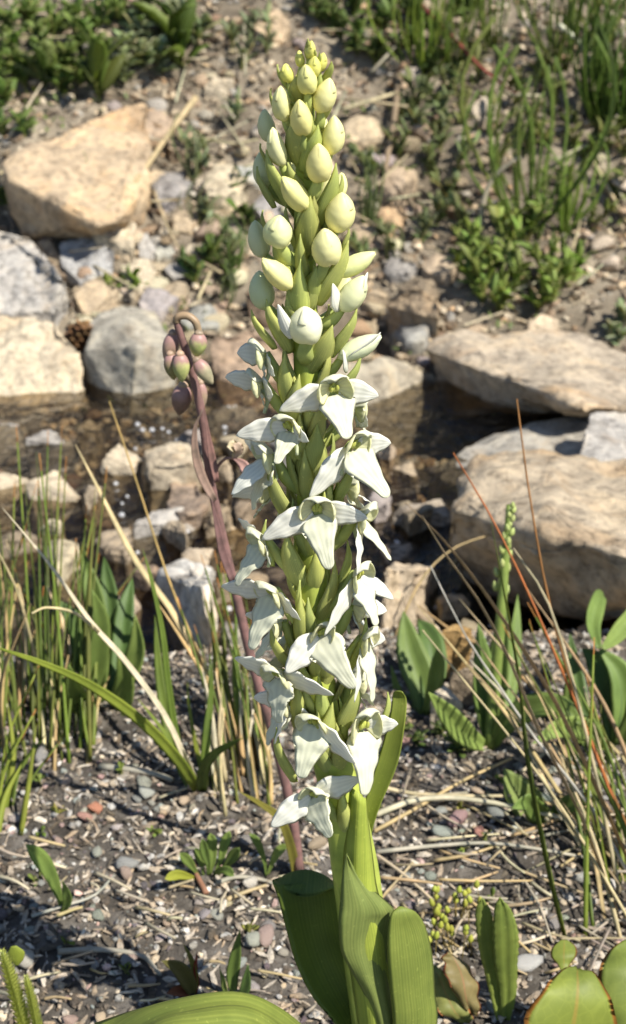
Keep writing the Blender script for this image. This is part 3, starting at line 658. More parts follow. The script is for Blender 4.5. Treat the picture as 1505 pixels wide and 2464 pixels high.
for k in range(20):
    t = k / 19; a = k * 2.4; cx = 1193 + 32 * t + math.cos(a) * 15 * (1.05 - t * .7) + 8; cy = 1420 - 205 * t
    c = atY(cx, cy, Yb + .016 - math.sin(a) * .002); s = depth(c) / FPX
    V, F, uv = ovoid(c, Vector((math.cos(a) * .35, -.2 * math.sin(a), 1)).normalized(), 30 * s * (1.1 - .4 * t), 8.5 * s * (1.1 - .3 * t), 6, 6)
    obj('bud', mesh('bud', rel(V, r), F, uv), M_BUD, bud2, jit((.42, .47, .16), .1))
leafy('broadleaf_plant', 'tall broad leaves standing behind the right rush clump', 'plant', (1470, 1800), [
    ([(1470, 1800), (1470, 1690), (1440, 1600), (1400, 1560)], .03, 66, LD), ([(1480, 1800), (1500, 1700), (1490, 1620), (1440, 1560)], .02, 70, LG),
    ([(1440, 1560), (1425, 1500), (1440, 1440), (1450, 1425)], .04, 44, LG), ([(1450, 1560), (1480, 1530), (1520, 1480), (1540, 1430)], .04, 46, LB),
    ([(1460, 1800), (1400, 1700), (1385, 1620), (1370, 1520)], .03, 44, LD), ([(1460, 1800), (1390, 1760), (1375, 1680), (1370, 1600)], -.01, 52, LB),
    ([(1480, 1800), (1530, 1720), (1540, 1640), (1535, 1560)], -.01, 64, LG), ([(1450, 1800), (1420, 1760), (1350, 1750), (1280, 1790)], -.04, 60, LB)])
leafy('broadleaf_plant', 'pale crinkled leaf lying on the gravel under the dry stalks', 'plant', (1300, 1960), [
    ([(1330, 1975), (1280, 1950), (1240, 1900), (1212, 1850)], .01, 90, (.20, .28, .10), .3), ([(1330, 1975), (1300, 1960), (1270, 1930), (1230, 1945)], -.02, 60, LG, -.3),
    ([(1330, 1975), (1350, 1950), (1390, 1930), (1420, 1935)], -.01, 50, LG, -.3)])
leafy('seedling_clump', 'clump of small spoon shaped green seedlings on the gravel', 'seedling', (500, 2105), [
    ([(505, 2105), (512, 2070), (510, 2030), (505, 2005)], .0, 26, LB, 0, 'spat'), ([(515, 2105), (530, 2070), (540, 2030), (552, 2000)], .0, 26, LB, 0, 'spat'),
    ([(520, 2108), (545, 2080), (560, 2060), (575, 2040)], -.005, 30, LG, 0, 'spat'), ([(480, 2110), (465, 2090), (450, 2070), (432, 2052)], -.004, 26, LG, 0, 'spat'),
    ([(478, 2115), (455, 2110), (425, 2105), (396, 2115)], -.012, 26, (.26, .30, .05), 0, 'spat'), ([(490, 2108), (485, 2080), (478, 2060), (470, 2040)], 0, 22, LB, 0, 'spat'),
    ([(500, 2108), (500, 2080), (492, 2050), (486, 2018)], -.004, 24, LG, 0, 'spat'), ([(512, 2108), (525, 2095), (545, 2095), (562, 2108)], -.01, 24, LG, 0, 'spat')])
leafy('seedling_clump', 'two small strap seedlings beside the foot of the purple stalk', 'seedling', (640, 2110), [
    ([(640, 2110), (635, 2070), (620, 2030), (600, 2005)], 0, 20, LG, 0, 'spat'), ([(642, 2110), (655, 2075), (668, 2050), (690, 2032)], 0, 24, LB, 0, 'spat')])
leafy('arching_blade', 'olive grass blade arching behind the lowest flower', 'grass', (712, 2110), [
    ([(712, 2112), (695, 2030), (670, 1970), (625, 1935), (575, 1905)], -.02, 26, (.17, .17, .04), .5, 'blade')])
leafy('lance_seedling', 'single folded green leaf sprouting from the gravel', 'seedling', (145, 2195), [
    ([(150, 2195), (135, 2140), (105, 2080), (62, 2032)], -.01, 44, LB, .3, 'spat'), ([(150, 2197), (160, 2170), (158, 2150), (150, 2120)], -.008, 26, LG, .2)])
leafy('red_seedling', 'small seedling with dark reddish leaves near the bottom leaf', 'seedling', (462, 2395), [
    ([(465, 2395), (450, 2360), (425, 2330), (388, 2312)], -.012, 44, (.13, .13, .05), .2), ([(465, 2395), (470, 2360), (460, 2310), (440, 2270)], -.0, 16, (.16, .17, .05), 0),
    ([(465, 2395), (440, 2385), (420, 2385), (400, 2390)], -.012, 30, (.14, .06, .04), 0), ([(466, 2398), (474, 2370), (470, 2330), (474, 2290)], -.0, 12, (.20, .03, .02), 0)])
leafy('upright_blade', 'pointed green blade sprouting left of the broad dark leaf', 'grass', (560, 2400), [
    ([(562, 2400), (558, 2350), (565, 2300), (577, 2235)], -.005, 34, LG, .2), ([(570, 2402), (585, 2385), (590, 2360), (596, 2320)], -.005, 30, LD, .4),
    ([(548, 2402), (540, 2380), (536, 2360), (528, 2330)], -.008, 14, LB, 0)])
# bottom right leaves
def loft(name, rows, parent, org, mat, col, Yb, nseg=22, nw=11, th=.0006, wave=0.0, crease=0., teeth=0.):
    if mat is M_RLEAF: th = .00025
    """rows: (Lx,Ly,Rx,Ry,dL,dR,bulge): picture points of both edges, distance offsets in mm behind Yb, swelling towards the camera in mm"""
    A = catmull([atY(q[0], q[1], Yb + q[4] / 1000) for q in rows], nseg); B = catmull([atY(q[2], q[3], Yb + q[5] / 1000) for q in rows], nseg)
    bul = [v.x for v in catmull([Vector((q[6], 0, 0)) for q in rows], nseg)]
    V = []; uv = []; rt = []; rb = []
    for i in range(nseg + 1):
        a, b = A[i], B[i]
        if teeth: k_ = (b - a) * teeth * (i % 3) / 2; a = a - k_; b = b + k_
        T = ((A[min(i + 1, nseg)] + B[min(i + 1, nseg)]) - (A[max(i - 1, 0)] + B[max(i - 1, 0)]))
        d = b - a; n_ = d.cross(T)
        n_ = n_.normalized() if n_.length > 1e-12 else Vector((0, -1, 0))
        if n_.dot(CAM - a) < 0: n_ = -n_
        r1 = []; r2 = []
        for j in range(nw):
            u = j / (nw - 1); k = 4 * u * (1 - u)
            p = a + d * u + n_ * (bul[i] / 1000 * k - crease / 1000 * max(0, 1 - abs(u - .5) * 5) + wave / 1000 * math.sin(i * .9 + 5 * u) * abs(u - .5) * 2)
            r1.append(len(V)); V.append(p + n_ * th * k * .5); uv.append((u, i / nseg))
        for j in range(nw):
            if j in (0, nw - 1): r2.append(r1[j])
            else:
                u = j / (nw - 1); r2.append(len(V)); V.append(V[r1[j]] - n_ * th * 4 * u * (1 - u)); uv.append((u, i / nseg))
        rt.append(r1); rb.append(r2)
    F = []
    for i in range(nseg):
        for j in range(nw - 1):
            F.append((rt[i][j], rt[i][j + 1], rt[i + 1][j + 1], rt[i + 1][j])); F.append((rb[i][j + 1], rb[i][j], rb[i + 1][j], rb[i + 1][j + 1]))
    for k in (0, nseg):
        for j in range(nw - 1):
            q = tuple(dict.fromkeys((rt[k][j + 1], rt[k][j], rb[k][j], rb[k][j + 1])))
            if len(q) >= 3: F.append(q)
    me = mesh(name, rel(V, org), F, uv); bm = bmesh.new(); bm.from_mesh(me); bmesh.ops.recalc_face_normals(bm, faces=bm.faces[:]); bm.to_mesh(me); bm.free()
    return obj(name, me, mat, parent, col)
rb_ = Vector((.118, .285, h(.118, .285))); big = thing('round_leaf_plant', 'plant with large glossy rounded leaves edged in red right of the serrated leaf', 'plant', rb_)
loft('leaf', [(1378, 2326, 1402, 2330, 12, 12, 0), (1345, 2338, 1432, 2345, 8, 9, .2), (1315, 2368, 1462, 2385, 3, 5, .5), (1290, 2405, 1476, 2430, -2, 3, .8), (1258, 2464, 1490, 2490, -6, 2, .8), (1290, 2560, 1470, 2560, -8, 0, .6), (1370, 2640, 1400, 2640, 0, 0, 0)], big, rb_, M_RLEAF, (.21, .28, .06), .30, crease=.5, wave=.5)
loft('leaf', [(1500, 2262, 1530, 2262, 22, 22, 0), (1462, 2290, 1580, 2300, 18, 18, 1), (1440, 2335, 1600, 2340, 12, 12, 2), (1442, 2380, 1590, 2400, 8, 8, 2), (1470, 2440, 1560, 2470, 4, 4, 1), (1480, 2520, 1530, 2520, 2, 2, 0)], big, rb_, M_RLEAF, (.18, .25, .06), .30, crease=.5, wave=.5)
loft('leaf', [(1348, 2262, 1366, 2262, 35, 35, 0), (1328, 2280, 1385, 2278, 33, 33, .4), (1325, 2302, 1386, 2300, 30, 30, .6), (1342, 2322, 1370, 2322, 28, 28, .3), (1352, 2345, 1362, 2345, 25, 25, 0)], big, rb_, M_RLEAF, (.20, .27, .06), .30)
rs = atH(1200, 2455); ser = thing('serrated_leaf_plant', 'upright tooth edged green leaves beside the orchid', 'plant', rs)
loft('leaf', [(1200, 2160, 1206, 2162, 0, 0, 0), (1190, 2185, 1230, 2192, 0, 0, .2), (1186, 2250, 1246, 2250, 0, 0, .4), (1190, 2320, 1244, 2320, 0, 0, .5), (1200, 2380, 1240, 2400, 0, 0, .3), (1205, 2460, 1225, 2460, 0, 0, 0)], ser, rs, M_LEAF, (.19, .27, .07), rs.y, 60, crease=.5, wave=.15, teeth=.04)
loft('leaf', [(1156, 2162, 1164, 2164, 3, 3, 0), (1144, 2195, 1182, 2198, 3, 3, .2), (1150, 2270, 1192, 2270, 3, 3, .5), (1168, 2350, 1200, 2350, 2, 2, .5), (1180, 2400, 1205, 2420, 1, 1, .2), (1195, 2460, 1212, 2460, 0, 0, 0)], ser, rs, M_LEAF, (.22, .30, .08), rs.y, 60, crease=.4, wave=.15, teeth=.04)
rs2 = atH(1085, 2440); bl = thing('blotched_leaf_plant', 'low pale green leaves blotched with maroon beside the orchid', 'plant', rs2)
loft('leaf', [(1075, 2290, 1098, 2300, 6, 6, 0), (1062, 2305, 1135, 2335, 4, 4, .5), (1068, 2330, 1150, 2380, 0, 0, 1), (1080, 2370, 1155, 2420, -3, -3, 1), (1120, 2430, 1150, 2450, -4, -4, 0)], bl, rs2, M_RLEAF, (.22, .20, .10), rs2.y, crease=.5, wave=1)
loft('leaf', [(1035, 2330, 1045, 2320, 8, 8, 0), (1035, 2350, 1075, 2350, 4, 4, .5), (1040, 2400, 1110, 2395, 0, 0, 1), (1060, 2440, 1130, 2430, -4, -4, 1), (1120, 2470, 1140, 2455, -4, -4, 0)], bl, rs2, M_RLEAF, (.24, .28, .10), rs2.y, crease=.5, wave=1)
loft('leaf', [(1040, 2440, 1050, 2420, 2, 2, 0), (1060, 2440, 1100, 2430, 2, 2, .5), (1080, 2480, 1130, 2450, 0, 0, .5), (1110, 2490, 1140, 2470, 0, 0, 0)], bl, rs2, M_RLEAF, (.28, .25, .15), rs2.y, wave=1)
# moss capsules
ro = atH(1110, 2230); ms = thing('moss_patch', 'patch of moss with yellow green capsules on fine stalks', 'moss', ro)
for k in range(34):
    bx = random.uniform(1030, 1190); by = random.uniform(2200, 2330); L = random.uniform(40, 90); p0 = atH(bx, by); tx = bx + random.uniform(-12, 12)
    obj('seta', stalk_mesh([(bx, by), ((bx + tx) / 2, by - L * .5), (tx, by - L)], p0.y, p0.y, 3.5, .8, 4, 4, ro), M_DRY, ms, (.22, .16, .05))
    c = atY(tx, by - L, p0.y); s = depth(c) / FPX; V, F, uv = ovoid(c, Vector((random.uniform(-.3, .3), 0, 1)).normalized(), 26 * s * random.uniform(.7, 1.1), 8 * s, 6, 6)
    obj('capsule', mesh('capsule', rel(V, ro), F, uv), M_BUD, ms, jit((.36, .38, .06), .15))
# fuzzy moss-like spikes bottom left
ro = atH(40, 2450); fz = thing('fuzzy_shoots', 'two fuzzy yellow green feathery shoots growing beside a round leaflet', 'plant', ro)
for tip, root, w_ in [((5, 2290), (60, 2480), 50), ((62, 2350), (95, 2500), 38)]:
    n = 260; V = []; F = []
    for k in range(n):
        t = k / n; a = k * 2.4; px = root[0] + (tip[0] - root[0]) * t; py = root[1] + (tip[1] - root[1]) * t
        c = atY(px, py, .315); s = depth(c) / FPX; wl = w_ * .5 * (1 - t ** 4 * .6) * s
        d = Vector((math.cos(a), math.sin(a), .5)).normalized(); sd_ = d.cross(Vector((0, 0, 1))).normalized()
        b = len(V); V += [c - sd_ * wl * .16, c + sd_ * wl * .16, c + d * wl * .6 + sd_ * wl * .14 + Vector((0, 0, wl * .25)), c + d * wl + Vector((0, 0, wl * .55)), c + d * wl * .6 - sd_ * wl * .14 + Vector((0, 0, wl * .25))]
        F += [(b, b + 1, b + 2, b + 4), (b + 4, b + 2, b + 3)]
    o = obj('leaflets', mesh('leaflets', rel(V, ro), F, [(0, 0)] * len(V), False), M_HERB, fz, (.42, .50, .16)); o['kind'] = 'stuff'
    obj('stem', stalk_mesh([root, tip], .315, .315, 10, .5, 6, 5, ro), M_STEM, fz, (.2, .26, .07))
loft('round_leaflet', [(25, 2278, 40, 2276, 0, 0, 0), (18, 2292, 58, 2290, 0, 0, .3), (22, 2308, 56, 2308, 0, 0, .3), (35, 2322, 45, 2322, 0, 0, 0)], fz, ro, M_LEAF, (.25, .33, .06), .325)

# --- purple nodding stalk
r0 = atH(722, 2115); pu = thing('purple_stalk', 'purple nodding flower stalk with drooping buds left of the orchid', 'wildflower', r0); Yp = r0.y
PUR = (.23, .125, .12)
path = [(722, 2115), (700, 1950), (655, 1760), (610, 1610), (565, 1420), (530, 1270), (505, 1150), (488, 1020), (470, 930), (452, 860), (432, 800), (424, 772)]
obj('stem', stalk_mesh(path, Yp, Yp, 25, .72, 44, 10, r0), M_PURP, pu, PUR)
obj('stem_hook', stalk_mesh([(424, 775), (428, 762), (450, 760), (470, 775), (478, 805)], Yp, Yp - .002, 20, .9, 14, 8, r0), M_PURP, pu, (.32, .22, .14))
for pts, wp, c in [([(515, 1205), (485, 1150), (468, 1090), (468, 1030), (487, 985)], 24, (.27, .18, .15)), ([(520, 1160), (508, 1100), (500, 1050), (488, 960)], 20, (.24, .13, .12)), ([(560, 1400), (535, 1330), (520, 1260), (508, 1200)], 24, (.2, .11, .11))]:
    obj('bract', strip_mesh(pts, Yp - .002, Yp - .004, wp, 'bract', .3, .5, 14, 5, org=r0), M_PURP, pu, c)
M_PBUD = m_leaf('bud_flushed', warm=False, trans=.12, veins=False, nscale=260, var=.4)
t_ = M_PBUD.node_tree; uvn = N(t_, 'ShaderNodeUVMap'); spn = N(t_, 'ShaderNodeSeparateXYZ'); t_.links.new(uvn.outputs[0], spn.inputs[0])
nn = noi(t_, 500, 3, .5); ad = N(t_, 'ShaderNodeMath', operation='MULTIPLY_ADD'); ad.inputs[1].default_value = .5; t_.links.new(nn.outputs[0], ad.inputs[0]); t_.links.new(spn.outputs[1], ad.inputs[2])
rp_ = ramp(t_, [(.45, (1, 1, 1)), (.75, (0, 0, 0))]); t_.links.new(ad.outputs[0], rp_.inputs[0]); b_ = t_.nodes['Principled BSDF']; old = b_.inputs['Base Color'].links[0].from_socket
mx_ = N(t_, 'ShaderNodeMix', data_type='RGBA'); t_.links.new(rp_.outputs[0], mx_.inputs[0]); t_.links.new(old, mx_.inputs[6]); mx_.inputs[7].default_value = (.36, .21, .18, 1); t_.links.new(mx_.outputs[2], b_.inputs['Base Color'])
def budpart(nm, parent, org, mat, c0, c1, wpx, Y, col, lob=.06, nr=12, ns=14, dy=0.):
    a = atY(c0[0], c0[1], Y); b = atY(c1[0], c1[1], Y + dy); s = depth(a) / FPX
    V, F, uv = ovoid((a + b) / 2, (b - a).normalized(), (b - a).length, wpx * .5 * s, nr, ns, lob)
    return obj(nm, mesh(nm, rel(V, org), F, uv), mat, parent, col)
GP = (.42, .44, .17); PP = (.38, .26, .19)
for c0, c1, wd, c, dy in [((478, 800), (472, 860), 46, GP, -.004), ((470, 865), (512, 925), 40, (.42, .36, .24), -.006), ((415, 800), (402, 880), 42, PP, .002), ((408, 850), (418, 915), 40, (.30, .27, .12), -.004), ((432, 850), (438, 920), 44, GP, -.006), ((440, 925), (430, 1000), 52, (.27, .15, .12), .004), ((482, 920), (487, 985), 30, PP, .003)]:
    b = budpart('drooping_bud', pu, r0, M_PBUD, c0, c1, wd, Yp + dy, jit(c, .08), .05)
    k = (c0[0] * .92 + c1[0] * .08, c0[1] * .92 + c1[1] * .08)
    budpart('calyx', b, r0, M_PURP, (c0[0] - (c1[0] - c0[0]) * .08, c0[1] - (c1[1] - c0[1]) * .1), (c0[0] * .8 + c1[0] * .2, c0[1] * .8 + c1[1] * .2), wd * .5, Yp + dy, jit(PP, .1), .08)
sf = obj('side_flower', stalk_mesh([(512, 1155), (522, 1125), (540, 1105), (560, 1102)], Yp, Yp - .002, 9, .8, 10, 6, r0), M_PURP, pu, (.30, .17, .13))
for pts, wp, c in [([(560, 1102), (575, 1110), (588, 1122), (592, 1142)], 30, (.50, .30, .25)), ([(560, 1102), (565, 1085), (560, 1075), (545, 1075)], 32, (.62, .52, .33)), ([(560, 1102), (572, 1090), (572, 1078), (560, 1070)], 28, (.60, .45, .33))]:
    obj('petal', strip_mesh(pts, Yp - .002, Yp - .006, wp, 'spat', .2, .5, 8, 5, org=r0), M_PETAL, sf, c)

# ------------------------------------------------------------------ the white bog orchid
YS = .296
ob = atZ(925, 2690, 0); ob = Vector((ob.x, YS, h(ob.x, YS)))
orch = thing('white_orchid', 'tall white bog orchid spike in bloom with pale buds on top', 'orchid', ob)
def SP(px, py, back=0.): return atY(px, py, YS + back / 1000)
PXM = .1e-3
sp = [(748, 135, 9), (740, 250, 15), (734, 400, 20), (732, 560, 23), (733, 720, 26), (738, 900, 28), (745, 1080, 30), (750, 1280, 31), (755, 1480, 33), (765, 1650, 36), (790, 1800, 40), (825, 1930, 44), (852, 2080, 50), (875, 2250, 50), (900, 2450, 48), (925, 2700, 46)]
C = catmull([SP(a, b) for a, b, c in sp], 90)[::-1]
rr = [np.interp(i / 90, np.linspace(0, 1, len(sp)), [q[2] for q in sp]) for i in range(91)][::-1]
V, F, uv = tube(C, [q * 1.15 * depth(c) / FPX for q, c in zip(rr, C)], 22, .07, 6, tw=.03)
obj('stem', mesh('stem', rel(V, ob), F, uv), M_STEM, orch, (.40, .51, .12))
# where the stem axis is at a given picture height
def axis_px(py): 
    return float(np.interp(py, [q[1] for q in sp], [q[0] for q in sp]))
OG = (.40, .50, .18)
def outdir(phi, tilt=0.): 
    v = Vector((math.sin(phi), -math.cos(phi), math.tan(tilt))); return v.normalized()
def bract(b0, b1, wpx, phi, col=(.46, .55, .21), bend=.10, parent=None):
    ph = R(phi); k = math.cos(ph); s = .0001; wpx *= 1.22
    a = SP(b0[0], b0[1], -22 * .1 * k); b = SP(b1[0], b1[1], -62 * .1 * k); n_ = outdir(ph)
    L = (b - a).length; m1 = a.lerp(b, .35) + n_ * L * bend * .9; m2 = a.lerp(b, .7) + n_ * L * bend
    Cc = catmull([a, m1, m2, b], 16); wd = [max(.00006, prof('bract', i / 16) * wpx * .5 * depth(Cc[i]) / FPX) for i in range(17)]
    V, F, uv = ribbon(Cc, wd, [-n_] * 17, 7, .55, .0004)
    return obj('bract', mesh('bract', rel(V, ob), F, uv), M_LEAF, parent or orch, jit(col, .08))
def ovary(c, phi, drop=75, rpx=13, name='ovary', parent=None, col=OG):
    """curved green ovary from the stem out to the back of a bud or flower at point c"""
    rpx *= 1.2
    py = PH / 2 - FPX * ((c - CAM).dot(UP) / depth(c)); n_ = outdir(phi)
    a = SP(axis_px(py + drop) + 14 * math.sin(phi), py + drop, -1.4 * math.cos(phi))
    m1 = a.lerp(c, .45) + n_ * .0012 + Vector((0, 0, -.0004)); Cc = catmull([a, m1, c], 12)
    rad = [rpx * depth(q) / FPX * (.8 + .35 * math.sin(math.pi * (i / 12) ** .8)) * (1 - .25 * i / 12) for i, q in enumerate(Cc)]
    V, F, uv = tube(Cc, rad, 10, .10, 3, tw=.25)
    return obj(name, mesh(name, rel(V, ob), F, uv), M_STEM, parent or orch, col)
BC = (.84, .79, .37)
def bud(c, L, W, ang, phi, col=BC, fwd=.35, lob=.05):
    """c centre, L length, W width in picture units; ang: lean of the tip from upright, clockwise; phi: side of the stem"""
    ph = R(phi); rad_ = {True: 6.5}.get(True)
    P = SP(c[0], c[1], -(3.5 + W * .05) * math.cos(ph)); s = depth(P) / FPX
    ax = (Vector((math.sin(R(ang)), 0, math.cos(R(ang)))) + Vector((0, -fwd * math.cos(ph), 0))).normalized()
    n = 16; Cc = []; rr = []
    for i in range(n + 1):
        t = i / n; q = P + ax * (L * s * (t - .5)) + outdir(ph) * (math.sin(t * math.pi) * L * s * .05)
        Cc.append(q)
        prf = np.interp(t, [0, .04, .14, .32, .5, .7, .86, .95, 1], [.18, .50, .86, 1.0, .96, .76, .46, .24, .05]); rr.append(W * .5 * s * float(prf))
    V, F, uv = tube(Cc, rr, 18, lob, 3, tw=.02)
    rgt = ax.cross(outdir(ph)).normalized()                     # notched, two-lobed lower end and a shallow groove
    for k_, v in enumerate(V[:18 * (n + 1)]):
        i_ = k_ // 18; t = i_ / n; dv = (v - Cc[i_]); dv = dv.normalized() if dv.length > 1e-9 else dv
        if t < .35: v -= ax * (L * s * .10 * abs(dv.dot(rgt)) * (1 - t / .35))
        if dv.dot(outdir(ph)) > .2 and t < .7: v -= dv * (rr[i_] * .16 * max(0, 1 - abs(dv.dot(rgt)) * 3.2) * (1 - t / .7))
    o = obj('bud', mesh('bud', rel(V, ob), F, uv), M_BUD, orch, jit(col, .04))
    # seam between the folded sepals, a thin raised flap
    wf = ribbon([Cc[i] + outdir(ph) * (rr[i] * .93) for i in range(9, n)], [max(.00008, rr[i] * .40) for i in range(9, n)], [outdir(ph)] * (n - 9), 7, -.32, .00022)
    obj('sepal', mesh('sepal', rel(wf[0], ob), wf[1], wf[2]), M_BUD, o, jit(col, .03))
    ovary(Cc[0] + ax * L * s * .06, ph, 55, max(7, W * .2))
    return o
YB = (.80, .76, .20)
for c, L, W, ang, phi, col in [
    ((747, 118), 44, 26, 5, 0, YB), ((722, 140), 40, 24, -8, -40, YB), ((772, 148), 46, 30, 14, 40, YB), ((755, 158), 50, 36, 5, 5, YB),
    ((738, 188), 72, 50, -6, 0, (0.80, 0.77, 0.29)), ((691, 174), 44, 34, -10, -55, YB), ((781, 226), 84, 56, 16, 45, BC), ((678, 246), 84, 46, -4, -40, BC),
    ((724, 280), 90, 54, -6, -5, (0.84, 0.77, 0.30)), ((800, 322), 92, 56, 4, 50, BC), ((666, 350), 96, 46, -12, -45, (0.87, 0.84, 0.44)), ((767, 388), 98, 64, -2, 12, (0.84, 0.78, 0.34)),
    ((706, 462), 104, 56, -33, -15, (0.87, 0.81, 0.33)), ((817, 506), 96, 74, 6, 45, BC), ((671, 552), 78, 72, 4, -35, (0.82, 0.81, 0.42)), ((784, 590), 96, 74, -6, 15, (0.87, 0.82, 0.40)),
    ((665, 655), 108, 56, -40, -30, (0.89, 0.84, 0.36)), ((856, 632), 106, 48, 58, 70, (0.87, 0.88, 0.42)),
    ((643, 300), 74, 44, -10, -110, (0.73, 0.73, 0.40)), ((635, 405), 84, 50, -8, -110, (0.73, 0.73, 0.40)), ((624, 572), 86, 52, -14, -110, (0.73, 0.74, 0.43)), ((632, 695), 90, 62, -10, -105, (0.70, 0.73, 0.42)),  # left buds: their shade is put into this duller grey-green colour
    ((815, 445), 60, 40, 12, 120, BC), ((700, 218), 50, 36, -5, 150, BC), ((770, 300), 60, 40, 5, 160, BC), ((690, 400), 70, 44, -5, 170, BC), ((790, 460), 80, 50, 5, 170, BC), ((700, 620), 80, 55, -5, 170, BC), ((825, 700), 80, 55, 15, 150, BC)]:
    bud(c, L, W, ang, phi, col)
for b0, b1, wp, phi in [
    ((745, 150), (740, 92), 20, 0), ((752, 150), (757, 120), 16, 20), ((765, 175), (768, 125), 18, 20), ((785, 200), (797, 148), 30, 40), ((690, 215), (667, 155), 18, -60), ((662, 270), (652, 212), 16, -70),
    ((720, 250), (712, 180), 40, -10), ((722, 400), (702, 283), 52, -10), ((770, 300), (800, 225), 34, 40), ((700, 330), (690, 270), 36, -40), ((640, 390), (626, 345), 18, -80),
    ((738, 420), (765, 300), 52, 15), ((735, 620), (746, 470), 56, 0), ((770, 550), (808, 392), 50, 35), ((690, 500), (640, 360), 46, -45), ((655, 500), (618, 400), 38, -70), ((805, 500), (822, 420), 28, 60),
    ((715, 790), (723, 622), 48, -8), ((770, 735), (838, 578), 54, 35), ((700, 700), (660, 560), 50, -45), ((640, 560), (632, 505), 20, -70), ((825, 600), (838, 548), 26, 70),
    ((745, 900), (800, 782), 60, 12), ((800, 860), (858, 742), 44, 45), ((655, 840), (604, 745), 40, -60), ((690, 850), (640, 720), 50, -45), ((745, 740), (760, 640), 40, 10),
    ((692, 985), (684, 852), 44, -25), ((742, 1180), (763, 1018), 68, 5), ((700, 1040), (720, 900), 50, -15), ((800, 970), (868, 855), 44, 55), ((690, 1260), (648, 1110), 50, -40),
    ((815, 1210), (845, 1105), 36, 35), ((715, 1420), (690, 1280), 60, -25), ((725, 1560), (722, 1422), 32, -5), ((765, 1330), (780, 1180), 44, 10), ((650, 1360), (640, 1250), 34, -65),
    ((820, 1420), (835, 1300), 36, 50), ((700, 1620), (650, 1510), 40, -40), ((815, 1780), (860, 1630), 54, 30), ((912, 1760), (932, 1665), 34, 60), ((760, 1830), (800, 1690), 54, 5),
    ((700, 1880), (665, 1750), 44, -50), ((780, 1650), (790, 1540), 50, 10), ((840, 1620), (880, 1480), 30, 40), ((715, 1760), (720, 1620), 40, -20)]:
    bract(b0, b1, wp, phi)

for k in range(62):
    f = k / 61; y0 = 330 + 1560 * f; phi = (k * 137.5 + 40) % 360 - 180
    if abs(phi) > 150: continue
    ph = R(phi); L = random.uniform(105, 160) * (.75 + .35 * f)
    bract((axis_px(y0) + 18 * math.sin(ph), y0), (axis_px(y0 - L) + random.uniform(46, 74) * math.sin(ph) + random.uniform(-8, 8), y0 - L), random.uniform(34, 50), phi, jit((.43, .52, .20), .12))
WHT = (.85, .835, .735); CREAM = (.78, .76, .46)
def petal_mesh(P, T, n_, wpx, pf, bend, cup, s, wave=0., sag=Vector(), nseg=18):
    L = (T - P).length; m = P.lerp(T, .5) + n_ * bend * L + sag * L
    Cc = [P * (1 - t) ** 2 + m * 2 * t * (1 - t) + T * t * t for t in [i / nseg for i in range(nseg + 1)]]
    wd = [max(.00008, prof(pf, i / nseg) * wpx * .5 * s) for i in range(nseg + 1)]
    V, F, uv = ribbon(Cc, wd, [n_] * (nseg + 1), 9, cup, .00022, .05, wave, random.uniform(0, 6)); return mesh(pf, rel(V, ob), F, uv)
